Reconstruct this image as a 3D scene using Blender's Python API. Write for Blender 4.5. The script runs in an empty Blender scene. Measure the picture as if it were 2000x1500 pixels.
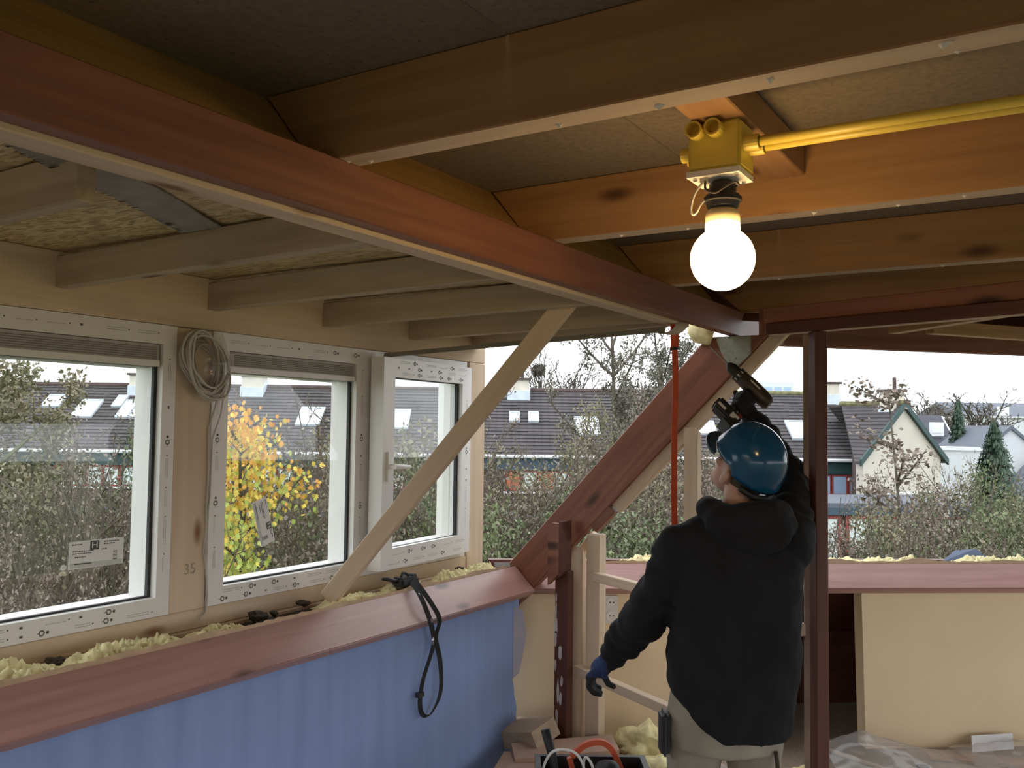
import bpy, bmesh, math, random
from mathutils import Vector, Matrix, noise, Quaternion
PI = math.pi
R = math.radians
sc = bpy.context.scene
col = sc.collection

# ------------------------------------------------------------------ camera, sky, exposure
YAW = R(31.8)
cd = bpy.data.cameras.new('camera')
cd.sensor_fit = 'HORIZONTAL'; cd.sensor_width = 36.0
cd.lens = 36.0 * 1750 / 2000
cd.clip_start = 0.02; cd.clip_end = 600
cam = bpy.data.objects.new('camera', cd); col.objects.link(cam)
cam.location = (0, 0, 1.71)
cam.rotation_euler = (Matrix.Rotation(YAW, 3, 'Z') @ Matrix.Rotation(PI/2 + R(2.88), 3, 'X') @ Matrix.Rotation(R(0.73), 3, 'Z')).to_euler()
sc.camera = cam
w = bpy.data.worlds.new('overcast_sky'); sc.world = w; w.use_nodes = True
bg = w.node_tree.nodes['Background']
bg.inputs[0].default_value = (0.93, 0.965, 1.0, 1); bg.inputs[1].default_value = 2.2
vs = sc.view_settings
vs.view_transform = 'Standard'; vs.look = 'None'; vs.gamma = 1.0; vs.use_curve_mapping = False
vs.exposure = 0.2

# ------------------------------------------------------------------ materials
M = {}
def new_mat(name):
    m = bpy.data.materials.new(name); m.use_nodes = True
    nt = m.node_tree; b = nt.nodes['Principled BSDF']
    M[name] = m
    return m, nt, b
def N(nt, t, **kw):
    n = nt.nodes.new(t)
    for k, v in kw.items():
        if k.startswith('i_'): n.inputs[k[2:].replace('_', ' ')].default_value = v
        else: setattr(n, k, v)
    return n
def ramp(nt, fac, stops):
    r = N(nt, 'ShaderNodeValToRGB'); el = r.color_ramp.elements
    while len(el) < len(stops): el.new(0.5)
    for e, (p, c) in zip(el, stops): e.position = p; e.color = (c[0], c[1], c[2], 1)
    nt.links.new(fac, r.inputs[0]); return r.outputs[0]
def coords(nt, scale=(1, 1, 1), rnd=True):
    tc = N(nt, 'ShaderNodeTexCoord'); mp = N(nt, 'ShaderNodeMapping'); mp.inputs['Scale'].default_value = scale
    if rnd:
        oi = N(nt, 'ShaderNodeObjectInfo'); ml = N(nt, 'ShaderNodeMath', operation='MULTIPLY'); ml.inputs[1].default_value = 37.0
        nt.links.new(oi.outputs['Random'], ml.inputs[0])
        ad = N(nt, 'ShaderNodeVectorMath', operation='ADD')
        nt.links.new(tc.outputs['Object'], ad.inputs[0]); nt.links.new(ml.outputs[0], ad.inputs[1])
        nt.links.new(ad.outputs[0], mp.inputs[0])
    else: nt.links.new(tc.outputs['Object'], mp.inputs[0])
    return mp.outputs[0]
def bump(nt, b, h, strength=0.3, dist=0.01):
    bp = N(nt, 'ShaderNodeBump'); bp.inputs['Strength'].default_value = strength; bp.inputs['Distance'].default_value = dist
    nt.links.new(h, bp.inputs['Height']); nt.links.new(bp.outputs[0], b.inputs['Normal'])
def mixc(nt, fac, a, c2):
    m = N(nt, 'ShaderNodeMix', data_type='RGBA')
    for s, v in ((0, fac), (6, a), (7, c2)):
        if isinstance(v, (tuple, list)): m.inputs[s].default_value = (v[0], v[1], v[2], 1)
        elif isinstance(v, (int, float)): m.inputs[s].default_value = v
        else: nt.links.new(v, m.inputs[s])
    return m.outputs[2]
def plain(name, c, rough=0.6, metal=0.0, var=0.12, scale=6.0, bmp=0.0):
    m, nt, b = new_mat(name)
    n = N(nt, 'ShaderNodeTexNoise'); n.inputs['Scale'].default_value = scale; n.inputs['Detail'].default_value = 5
    nt.links.new(coords(nt), n.inputs[0])
    lo = tuple(x*(1-var) for x in c); hi = tuple(min(1, x*(1+var)) for x in c)
    nt.links.new(ramp(nt, n.outputs[0], [(0.3, lo), (0.7, hi)]), b.inputs['Base Color'])
    b.inputs['Roughness'].default_value = rough; b.inputs['Metallic'].default_value = metal
    if bmp: bump(nt, b, n.outputs[0], bmp, 0.01)
    return m
def wood(name, light, dark, rough=0.6, knot=(0.12, 0.05, 0.03), knots=0.085, spec=0.3):
    m, nt, b = new_mat(name)
    n = N(nt, 'ShaderNodeTexNoise'); n.inputs['Scale'].default_value = 2.2; n.inputs['Detail'].default_value = 6; n.inputs['Distortion'].default_value = 0.8
    nt.links.new(coords(nt, (0.55, 9, 9)), n.inputs[0])
    c = ramp(nt, n.outputs[0], [(0.28, dark), (0.62, light)])
    n2 = N(nt, 'ShaderNodeTexNoise'); n2.inputs['Scale'].default_value = 1.7; n2.inputs['Detail'].default_value = 3
    nt.links.new(coords(nt, (1, 1.6, 1.6)), n2.inputs[0])
    c = mixc(nt, ramp(nt, n2.outputs[0], [(0.35, (0, 0, 0)), (0.75, (.45, .45, .45))]), c, tuple(x*0.72 for x in dark))
    v = N(nt, 'ShaderNodeTexVoronoi'); v.inputs['Scale'].default_value = 1.0
    nt.links.new(coords(nt, (2.3, 6, 6)), v.inputs[0])
    k = ramp(nt, v.outputs['Distance'], [(knots*0.55, (1, 1, 1)), (knots*1.5, (0, 0, 0))])
    c = mixc(nt, k, c, knot)
    nt.links.new(c, b.inputs['Base Color'])
    b.inputs['Roughness'].default_value = rough; b.inputs['Specular IOR Level'].default_value = spec
    bump(nt, b, n.outputs[0], 0.18, 0.004)
    return m
wood('red_stained_wood', (.31, .125, .078), (.18, .068, .043), .5, (.05, .02, .015), .12, .4)
wood('plate_wood', (.50, .285, .25), (.38, .20, .175), .34, (.12, .06, .055), .11, .6)
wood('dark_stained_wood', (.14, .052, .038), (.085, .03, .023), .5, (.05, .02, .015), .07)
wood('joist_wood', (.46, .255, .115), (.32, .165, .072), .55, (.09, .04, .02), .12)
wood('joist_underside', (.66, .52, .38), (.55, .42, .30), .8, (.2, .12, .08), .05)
wood('pale_spruce', (.72, .57, .42), (.62, .47, .33), .7, (.26, .13, .07), .10)
wood('weathered_spruce', (.52, .41, .30), (.40, .305, .21), .75, (.16, .09, .055), .11)
wood('rim_board_wood', (.50, .30, .11), (.36, .20, .07), .6, (.15, .07, .03), .03)

def chipboard(name, c, speck):
    m, nt, b = new_mat(name)
    n = N(nt, 'ShaderNodeTexNoise'); n.inputs['Scale'].default_value = 60; n.inputs['Detail'].default_value = 5
    nt.links.new(coords(nt), n.inputs[0])
    n2 = N(nt, 'ShaderNodeTexNoise'); n2.inputs['Scale'].default_value = 2.0; n2.inputs['Detail'].default_value = 4
    nt.links.new(coords(nt), n2.inputs[0])
    cc = ramp(nt, n.outputs[0], [(0.3, tuple(x*.75 for x in c)), (0.6, c)])
    cc = mixc(nt, ramp(nt, n2.outputs[0], [(0.4, (0, 0, 0)), (.8, (.5, .5, .5))]), cc, tuple(x*.7 for x in c))
    v = N(nt, 'ShaderNodeTexVoronoi'); v.inputs['Scale'].default_value = 22
    nt.links.new(coords(nt), v.inputs[0])
    cc = mixc(nt, ramp(nt, v.outputs['Distance'], [(.06, (1, 1, 1)), (.12, (0, 0, 0))]), cc, speck)
    nt.links.new(cc, b.inputs['Base Color']); b.inputs['Roughness'].default_value = .85
    return m
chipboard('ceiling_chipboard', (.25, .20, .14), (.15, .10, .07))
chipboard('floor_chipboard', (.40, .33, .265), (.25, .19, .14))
chipboard('soft_fibre_board', (.36, .37, .31), (.13, .12, .10))
def osb():
    m, nt, b = new_mat('osb_board')
    v = N(nt, 'ShaderNodeTexVoronoi'); v.inputs['Scale'].default_value = 1.0; v.inputs['Randomness'].default_value = 1.0
    n = N(nt, 'ShaderNodeTexNoise'); n.inputs['Scale'].default_value = 3.0
    cv = coords(nt, (30, 105, 60)); nt.links.new(cv, v.inputs[0]); nt.links.new(coords(nt), n.inputs[0])
    s = N(nt, 'ShaderNodeSeparateColor'); nt.links.new(v.outputs['Color'], s.inputs[0])
    cc = ramp(nt, s.outputs[0], [(0.0, (.33, .22, .11)), (.5, (.56, .42, .22)), (1.0, (.72, .58, .36))])
    cc = mixc(nt, ramp(nt, n.outputs[0], [(.4, (0, 0, 0)), (.7, (.5, .5, .5))]), cc, (.40, .29, .15))
    nt.links.new(cc, b.inputs['Base Color']); b.inputs['Roughness'].default_value = .75
osb()
def painted(name, c, c2, streak=(9, 9, 0.8), rough=.75):
    m, nt, b = new_mat(name)
    n = N(nt, 'ShaderNodeTexNoise'); n.inputs['Scale'].default_value = 1.6; n.inputs['Detail'].default_value = 5
    nt.links.new(coords(nt, streak, False), n.inputs[0])
    n2 = N(nt, 'ShaderNodeTexNoise'); n2.inputs['Scale'].default_value = 90; n2.inputs['Detail'].default_value = 3
    nt.links.new(coords(nt, (1, 1, 1), False), n2.inputs[0])
    nt.links.new(ramp(nt, n.outputs[0], [(.3, c2), (.7, c)]), b.inputs['Base Color'])
    b.inputs['Roughness'].default_value = rough; b.inputs['Specular IOR Level'].default_value = .25
    bump(nt, b, n2.outputs[0], .25, .004)
    return m
painted('blue_wall_paint', (.30, .41, .72), (.255, .35, .64))
painted('cream_wall_paint', (.88, .70, .47), (.84, .66, .44), (2, 2, 2))
painted('torn_paper_back', (.55, .50, .52), (.40, .42, .55), (5, 5, 5))
plain('white_pvc', (.80, .78, .76), .3, var=.02)
plain('white_plastic', (.82, .80, .76), .35, var=.03)
plain('window_gasket', (.02, .02, .022), .6)
plain('vent_grey', (.46, .43, .40), .55, var=.06)
plain('vent_dark', (.22, .2, .19), .7)
plain('fine_print', (.34, .33, .32), .7)
plain('print_ink', (.10, .095, .095), .7)
plain('red_ink', (.55, .10, .06), .7)
plain('pencil', (.38, .31, .25), .8)
plain('label_paper', (.82, .83, .84), .6, var=.03)
plain('label_grey', (.60, .62, .62), .6, var=.03)
plain('mineral_wool', (.86, .77, .43), .95, var=.18, scale=25, bmp=.6)
plain('dirt_and_gap_shade', (.045, .035, .025), .95, var=.5, scale=20)  # also colours the filler boxes painted as shaded gaps
plain('yellow_pvc', (.78, .60, .10), .4, var=.05)
plain('black_rubber', (.016, .016, .018), .55, var=.3)
plain('black_plastic', (.022, .022, .024), .42, var=.2)
plain('black_webbing', (.012, .012, .014), .7, var=.3, scale=80)
plain('orange_webbing', (.62, .085, .02), .6, var=.12, scale=40)
plain('grey_cable', (.50, .47, .42), .55, var=.08)
plain('white_cable', (.75, .74, .72), .45, var=.05)
plain('dark_wire', (.06, .05, .045), .5)
plain('zinc', (.33, .34, .32), .5, .5, var=.15)
plain('rubber_flap', (.50, .45, .38), .6, var=.15)
plain('steel', (.55, .55, .56), .3, .9)
plain('grey_felt', (.30, .275, .25), .9, var=.15, scale=12, bmp=.4)
plain('fringe', (.06, .05, .04), .95)
plain('dusty_brown', (.33, .235, .185), .85, var=.2, scale=10)
plain('vapour_paper', (.56, .40, .27), .8, var=.15, scale=20)
plain('chalk_white', (.80, .77, .70), .9, var=.05)
plain('navy_fleece', (.0065, .007, .010), .95, var=.35, scale=9, bmp=.5)
plain('khaki_trousers', (.30, .27, .22), .95, var=.18, scale=7, bmp=.4)
plain('glove_blue', (.018, .035, .115), .85, var=.3, scale=25, bmp=.3)
plain('glove_black', (.014, .014, .015), .8, var=.3)
plain('skin', (.50, .29, .215), .55, var=.08, scale=14)
plain('hair', (.07, .05, .035), .8, var=.3, scale=60)
plain('hat_blue', (.008, .075, .17), .14, var=.06, scale=3)
plain('hat_peak', (.016, .045, .085), .35)
plain('boot_leather', (.04, .03, .025), .6)
plain('tool_brown', (.052, .038, .030), .4, var=.1)
plain('tool_red', (.30, .03, .02), .5)
plain('tool_white', (.72, .72, .68), .5)
plain('orange_plastic', (.55, .085, .025), .45, var=.06)
plain('peeling_paint', (.55, .52, .52), .8, var=.1)
plain('scrap_hardboard', (.46, .30, .22), .8, var=.15, scale=8)
plain('paper_white', (.78, .78, .80), .7, var=.03)
def glass(name, tint=(.97, .985, .98), ior=1.45, rough=0.0, haze=0.0):
    m, nt, b = new_mat(name); nt.nodes.remove(b)
    out = nt.nodes['Material Output']
    t = N(nt, 'ShaderNodeBsdfTransparent'); t.inputs[0].default_value = (*tint, 1)
    g = N(nt, 'ShaderNodeBsdfGlossy'); g.inputs['Roughness'].default_value = rough
    f = N(nt, 'ShaderNodeLayerWeight'); f.inputs[0].default_value = .5
    pw = N(nt, 'ShaderNodeMath', operation='POWER'); pw.inputs[1].default_value = 5.0; nt.links.new(f.outputs['Facing'], pw.inputs[0])
    f0 = ((ior-1)/(ior+1))**2
    ma = N(nt, 'ShaderNodeMath', operation='MULTIPLY_ADD'); ma.inputs[1].default_value = 1-f0; ma.inputs[2].default_value = f0; nt.links.new(pw.outputs[0], ma.inputs[0])
    mx = N(nt, 'ShaderNodeMixShader'); nt.links.new(ma.outputs[0], mx.inputs[0]); nt.links.new(t.outputs[0], mx.inputs[1]); nt.links.new(g.outputs[0], mx.inputs[2])
    o = mx.outputs[0]
    if haze:
        d = N(nt, 'ShaderNodeBsdfDiffuse'); d.inputs[0].default_value = (.85, .85, .85, 1)
        m2 = N(nt, 'ShaderNodeMixShader'); m2.inputs[0].default_value = haze
        nt.links.new(o, m2.inputs[1]); nt.links.new(d.outputs[0], m2.inputs[2]); o = m2.outputs[0]
    nt.links.new(o, out.inputs[0]); return m
glass('window_glass')
glass('plastic_film', (.93, .93, .94), 1.6, .12, .16)
glass('clear_bag', (.9, .88, .85), 1.5, .15, .06)
def emit(name, c, s):
    m, nt, b = new_mat(name)
    b.inputs['Base Color'].default_value = (.9, .85, .7, 1)
    b.inputs['Emission Color'].default_value = (*c, 1); b.inputs['Emission Strength'].default_value = s
emit('lit_bulb', (1.0, .64, .26), 27.0)
plain('bulb_neck', (.85, .70, .42), .4, var=.03)
# outside
plain('render_cream', (.56, .52, .46), .9, var=.04, scale=1.5)
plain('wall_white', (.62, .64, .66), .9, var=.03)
plain('brick_dark', (.085, .06, .055), .9, var=.25, scale=5)
plain('fascia_green', (.02, .055, .055), .5, var=.15, scale=1)
plain('fascia_blue', (.04, .075, .11), .5, var=.15, scale=1)
plain('gutter_white', (.72, .74, .76), .5, var=.05)
plain('frame_red', (.26, .045, .035), .6)
plain('panel_orange', (.48, .13, .05), .6)
plain('curtain_blue', (.33, .45, .62), .25, var=.06, scale=1.5)
plain('curtain_pale', (.62, .68, .68), .25, var=.08, scale=3)
plain('lead_flashing', (.55, .62, .68), .5, var=.12, scale=3)
plain('skylight_glass', (.80, .86, .90), .08, var=.03, scale=1)
plain('chimney_render', (.62, .58, .50), .9, var=.1, scale=3)
plain('bark', (.10, .085, .065), .95, var=.35, scale=3)
plain('bark_green', (.16, .17, .08), .95, var=.35, scale=3)
plain('twig', (.115, .09, .072), .95, var=.25, scale=2)
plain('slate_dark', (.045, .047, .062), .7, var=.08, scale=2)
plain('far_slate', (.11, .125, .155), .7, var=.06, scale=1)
plain('tarp_blue', (.05, .08, .16), .5)
plain('lawn', (.09, .12, .04), .95, var=.4, scale=.6)
def tiles():
    m, nt, b = new_mat('roof_tiles')
    n = N(nt, 'ShaderNodeTexNoise'); n.inputs['Scale'].default_value = 1.2; n.inputs['Detail'].default_value = 6
    nt.links.new(coords(nt), n.inputs[0])
    wv = N(nt, 'ShaderNodeTexWave', wave_type='BANDS', bands_direction='X'); wv.inputs['Scale'].default_value = 1.05; wv.inputs['Distortion'].default_value = .4
    nt.links.new(coords(nt, (1, 1, 1), False), wv.inputs[0])
    c = ramp(nt, n.outputs[0], [(.3, (.046, .040, .043)), (.7, (.085, .075, .078))])
    c = mixc(nt, ramp(nt, wv.outputs[0], [(.0, (.35, .35, .35)), (.4, (0, 0, 0))]), c, (.035, .03, .032))
    nt.links.new(c, b.inputs['Base Color']); b.inputs['Roughness'].default_value = .75
tiles()
plain('ridge_moss', (.17, .16, .075), .95, var=.4, scale=4)
def leaf_mat(name, stops, scale=.9):
    m, nt, b = new_mat(name)
    n = N(nt, 'ShaderNodeTexNoise'); n.inputs['Scale'].default_value = scale; n.inputs['Detail'].default_value = 8; n.inputs['Roughness'].default_value = .75
    nt.links.new(coords(nt), n.inputs[0])
    nt.links.new(ramp(nt, n.outputs[0], stops), b.inputs['Base Color'])
    b.inputs['Roughness'].default_value = .6
    return m
leaf_mat('leaf_olive', [(.3, (.10, .10, .045)), (.5, (.19, .18, .10)), (.62, (.25, .20, .13)), (.75, (.33, .33, .14))])
leaf_mat('leaf_brown', [(.3, (.10, .075, .055)), (.5, (.20, .155, .12)), (.62, (.26, .21, .165)), (.75, (.21, .22, .12))])
leaf_mat('leaf_green', [(.3, (.07, .09, .04)), (.5, (.13, .165, .075)), (.65, (.21, .24, .10)), (.8, (.36, .34, .12))])
leaf_mat('leaf_alder', [(.3, (.085, .08, .06)), (.5, (.16, .15, .115)), (.7, (.22, .19, .15))])
leaf_mat('leaf_maple_yellow', [(.3, (.62, .42, .045)), (.7, (.72, .58, .10))], 3)
leaf_mat('leaf_maple_orange', [(.3, (.62, .25, .03)), (.7, (.70, .40, .06))], 3)
leaf_mat('leaf_maple_green', [(.3, (.26, .36, .05)), (.7, (.50, .55, .12))], 3)
leaf_mat('needles', [(.3, (.025, .055, .035)), (.7, (.06, .105, .06))], 2)

# ------------------------------------------------------------------ helpers
def tag(o, label=None, cat=None, group=None, kind=None):
    if label: o['label'] = label
    if cat: o['category'] = cat
    if group: o['group'] = group
    if kind: o['kind'] = kind
    return o
def empty(name, loc=(0, 0, 0), rz=0.0, parent=None):
    o = bpy.data.objects.new(name, None); col.objects.link(o)
    o.location = loc; o.rotation_euler = (0, 0, rz); o.parent = parent
    o.empty_display_size = .1
    return o
def off(o):
    v = Vector((0, 0, 0))
    while o is not None: v += o.location; o = o.parent
    return v
class MB:
    def __init__(s): s.v = []; s.f = []; s.m = []
    def add(s, vs, fs, mi=0):
        b = len(s.v); s.v += [Vector(p) for p in vs]
        for f in fs: s.f.append([b+i for i in f]); s.m.append(mi)
        return s
    def box(s, a, b, mi=0, mat=None, ch=0.0):
        (x0, y0, z0), (x1, y1, z1) = a, b
        x0, x1 = min(x0, x1), max(x0, x1); y0, y1 = min(y0, y1), max(y0, y1); z0, z1 = min(z0, z1), max(z0, z1)
        vs = [Vector(p) for p in ((x0,y0,z0),(x1,y0,z0),(x1,y1,z0),(x0,y1,z0),(x0,y0,z1),(x1,y0,z1),(x1,y1,z1),(x0,y1,z1))]
        if mat is not None: vs = [mat @ v for v in vs]
        return s.add(vs, [(0,3,2,1),(4,5,6,7),(0,1,5,4),(1,2,6,5),(2,3,7,6),(3,0,4,7)], mi)
    def prism(s, poly, axis, a, b, mi=0):
        # poly: 2-D points; axis: the extruded one ('x','y','z'), the points fill the other two in order
        def P(p, t):
            return {'x': (t, p[0], p[1]), 'y': (p[0], t, p[1]), 'z': (p[0], p[1], t)}[axis]
        n = len(poly); vs = [P(p, a) for p in poly] + [P(p, b) for p in poly]
        fs = [list(range(n)), list(range(2*n-1, n-1, -1))] + [(i, n+i, n+(i+1) % n, (i+1) % n) for i in range(n)]
        return s.add(vs, fs, mi)
    def tube(s, pts, r, n=8, mi=0, cap=True, flat=None):
        pts = [Vector(p) for p in pts]; k = len(pts)
        rs = r if isinstance(r, (list, tuple)) else [r]*k
        up = None; base = len(s.v)
        for i, p in enumerate(pts):
            t = (pts[min(i+1, k-1)] - pts[max(i-1, 0)])
            if t.length < 1e-9: t = Vector((0, 0, 1))
            t.normalize()
            if up is None: up = t.orthogonal().normalized()
            up = (up - t*up.dot(t))
            if up.length < 1e-6: up = t.orthogonal()
            up.normalize(); sd = t.cross(up)
            for j in range(n):
                a = 2*PI*j/n
                s.v.append(p + (up*math.cos(a)*(flat or 1) + sd*math.sin(a))*rs[i])
        for i in range(k-1):
            for j in range(n):
                a = base+i*n+j; b2 = base+i*n+(j+1) % n
                s.f.append([a, b2, b2+n, a+n]); s.m.append(mi)
        if cap:
            s.f.append([base+j for j in range(n)][::-1]); s.m.append(mi)
            s.f.append([base+(k-1)*n+j for j in range(n)]); s.m.append(mi)
        return s
    def ribbon(s, pts, wdir, wd, th, mi=0):
        # flat strap of width wd along wdir and thickness th
        pts = [Vector(p) for p in pts]; wv = Vector(wdir).normalized(); k = len(pts); base = len(s.v)
        for i, p in enumerate(pts):
            t = (pts[min(i+1, k-1)] - pts[max(i-1, 0)]).normalized(); nn = t.cross(wv).normalized()
            for a, b in ((-1, -1), (1, -1), (1, 1), (-1, 1)): s.v.append(p + wv*(a*wd/2) + nn*(b*th/2))
        for i in range(k-1):
            for j in range(4):
                a = base+i*4+j; b2 = base+i*4+(j+1) % 4
                s.f.append([a, b2, b2+4, a+4]); s.m.append(mi)
        s.f.append([base+3, base+2, base+1, base]); s.m.append(mi)
        s.f.append([base+(k-1)*4+j for j in range(4)]); s.m.append(mi)
        return s
    def lathe(s, prof, n=24, c=(0, 0, 0), mi=0, mat=None, cap=True):
        base = len(s.v); c = Vector(c)
        for r, z in prof:
            for j in range(n):
                a = 2*PI*j/n; v = Vector((r*math.cos(a), r*math.sin(a), z))
                s.v.append((mat @ v if mat is not None else v) + c)
        for i in range(len(prof)-1):
            for j in range(n):
                a = base+i*n+j; b2 = base+i*n+(j+1) % n
                s.f.append([a, b2, b2+n, a+n]); s.m.append(mi)
        if cap:
            s.f.append([base+j for j in range(n)][::-1]); s.m.append(mi)
            s.f.append([base+(len(prof)-1)*n+j for j in range(n)]); s.m.append(mi)
        return s
    def ell(s, c, rad, nu=14, nv=8, mi=0, mat=None):
        c = Vector(c); base = len(s.v)
        rows = []
        for i in range(nv+1):
            th = PI*i/nv
            for j in range(nu):
                a = 2*PI*j/nu
                v = Vector((rad[0]*math.sin(th)*math.cos(a), rad[1]*math.sin(th)*math.sin(a), rad[2]*math.cos(th)))
                s.v.append((mat @ v if mat is not None else v) + c)
        for i in range(nv):
            for j in range(nu):
                a = base+i*nu+j; b2 = base+i*nu+(j+1) % nu
                s.f.append([a, a+nu, b2+nu, b2]); s.m.append(mi)
        return s
    def mesh(s, name, mats, o=None, smooth=False):
        me = bpy.data.meshes.new(name)
        vs = s.v if o is None else [p - o for p in s.v]
        me.from_pydata([tuple(p) for p in vs], [], s.f)
        for m in (mats if isinstance(mats, (list, tuple)) else [mats]): me.materials.append(M[m])
        if len(me.materials) > 1: me.polygons.foreach_set('material_index', s.m)
        if smooth: me.polygons.foreach_set('use_smooth', [True]*len(me.polygons))
        me.update(); return me
    def build(s, name, mats, parent=None, local=False, smooth=False, fix=True, origin=None):
        o = Vector((0, 0, 0))
        if parent is not None and not local: o = off(parent)
        elif parent is None and origin is not None: o = Vector(origin)
        elif parent is None and not local:
            c = Vector((0, 0, 0))
            for v in s.v: c += v
            c /= max(1, len(s.v)); o = Vector((c.x, c.y, min(v.z for v in s.v)))
        me = s.mesh(name, mats, o, smooth)
        if fix:
            bm = bmesh.new(); bm.from_mesh(me); bmesh.ops.recalc_face_normals(bm, faces=bm.faces); bm.to_mesh(me); bm.free()
        ob = bpy.data.objects.new(name, me); col.objects.link(ob); ob.parent = parent
        if parent is None and not local: ob.location = o
        return ob
def smooth_angle(ob, a=40):
    me = ob.data
    me.polygons.foreach_set('use_smooth', [True]*len(me.polygons))
    bm = bmesh.new(); bm.from_mesh(me)
    for e in bm.edges:
        if len(e.link_faces) == 2 and e.calc_face_angle(0) > R(a): e.smooth = False
    bm.to_mesh(me); bm.free()
def timber(name, p0, p1, wd, ht, mat, label=None, cat=None, group=None, under=None, up=(0, 0, 1), ch=.003, cut0=0.0, cut1=0.0, parent=None, kind=None):
    # p0, p1: centre line of the bottom face; local x runs along the piece so that the grain follows it
    p0 = Vector(p0); p1 = Vector(p1); d = (p1-p0); L = d.length; x = d.normalized()
    z = Vector(up); z = (z - x*z.dot(x)).normalized(); y = z.cross(x)
    bm = bmesh.new()
    vs = [bm.verts.new(p) for p in ((-L/2, -wd/2, 0), (L/2, -wd/2, 0), (L/2, wd/2, 0), (-L/2, wd/2, 0),
                                     (-L/2+cut0, -wd/2, ht), (L/2+cut1, -wd/2, ht), (L/2+cut1, wd/2, ht), (-L/2+cut0, wd/2, ht))]
    for f in ((0,3,2,1),(4,5,6,7),(0,1,5,4),(1,2,6,5),(2,3,7,6),(3,0,4,7)): bm.faces.new([vs[i] for i in f])
    if ch: bmesh.ops.bevel(bm, geom=list(bm.edges), offset=ch, segments=1, affect='EDGES')
    bmesh.ops.recalc_face_normals(bm, faces=bm.faces)
    me = bpy.data.meshes.new(name); bm.to_mesh(me); bm.free()
    me.materials.append(M[mat])
    if under:
        me.materials.append(M[under])
        for f in me.polygons:
            if f.normal.z < -.9: f.material_index = 1
    o = bpy.data.objects.new(name, me); col.objects.link(o)
    mw = Matrix((x, y, z)).transposed().to_4x4(); mw.translation = (p0+p1)/2
    if parent is not None:
        o.parent = parent; mw.translation = (p0+p1)/2 - off(parent)
    o.matrix_basis = mw
    return tag(o, label, cat, group, kind)
def copy_tree(o, parent=None):
    c = o.copy(); col.objects.link(c); c.parent = parent
    for ch in list(o.children): copy_tree(ch, c)
    return c
def text_mesh(txt, size):
    cu = bpy.data.curves.new('lettering', 'FONT'); cu.body = txt; cu.size = size; cu.align_x = 'CENTER'; cu.align_y = 'CENTER'
    cu.resolution_u = 2
    ob = bpy.data.objects.new('lettering', cu); col.objects.link(ob)
    dg = bpy.context.evaluated_depsgraph_get()
    me = bpy.data.meshes.new_from_object(ob.evaluated_get(dg))
    bpy.data.objects.remove(ob)
    vs = [tuple(v.co) for v in me.vertices]; fs = [list(p.vertices) for p in me.polygons]
    bpy.data.meshes.remove(me)
    return vs, fs

# ------------------------------------------------------------------ the room shell
KX, KY, FA = -2.40, 4.13, R(36.5)
EX, EY = math.cos(FA), math.sin(FA); NX, NY = -math.sin(FA), math.cos(FA)
def fw(s, t, z): return Vector((KX + EX*s + NX*t, KY + EY*s + NY*t, z))   # along / out of the far wall
def far_poly(b, pts, s0, s1, mi=0):
    n = len(pts); vs = [fw(s0, t, z) for t, z in pts] + [fw(s1, t, z) for t, z in pts]
    b.add(vs, [list(range(n)), list(range(2*n-1, n-1, -1))] + [(i, n+i, n+(i+1) % n, (i+1) % n) for i in range(n)], mi)
    return b
def far_box(b, s0, s1, t0, t1, z0, z1, mi=0): return far_poly(b, [(t0, z0), (t1, z0), (t1, z1), (t0, z1)], s0, s1, mi)

outline = [(-2.55, -3.1), (3.7, -3.1), (3.7, 7.0), tuple(fw(4.7, .9, 0)[:2]), tuple(fw(.1, .9, 0)[:2]), tuple(fw(-.3, .12, 0)[:2]), (-2.55, 4.1)]
tag(MB().prism(outline, 'z', -.2, 0).build('floor', 'floor_chipboard'), 'bare chipboard floor littered with scraps', 'floor', kind='structure')

ceil = tag(empty('ceiling', (1.0, 2.0, 2.455)), 'flat speckled chipboard ceiling above the joists', 'ceiling', kind='structure')
def clip(poly):      # keep what lies on the room side of the far beam
    ax, ay, dx, dy = -1.68, 4.05, 2.7, 2.83
    side = lambda p: (p[0]-ax)*dy - (p[1]-ay)*dx
    out = []
    for i, p in enumerate(poly):
        q = poly[(i+1) % len(poly)]; sp, sq = side(p), side(q)
        if sp >= 0: out.append(p)
        if sp*sq < 0:
            t = sp/(sp-sq); out.append((p[0]+(q[0]-p[0])*t, p[1]+(q[1]-p[1])*t))
    return out
xs = [-1.55, -.886, .90, 2.35, 3.75]; ys = [-3.1, -.55, 4.2, 7.1]
for i in range(4):
    for j in range(3):
        pl = clip([(xs[i]+.002, ys[j]+.002), (xs[i+1]-.002, ys[j]+.002), (xs[i+1]-.002, ys[j+1]-.002), (xs[i]+.002, ys[j+1]-.002)])
        if len(pl) > 2: MB().prism(pl, 'z', 2.455, 2.477).build('ceiling_panel', 'ceiling_chipboard', ceil)

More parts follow.
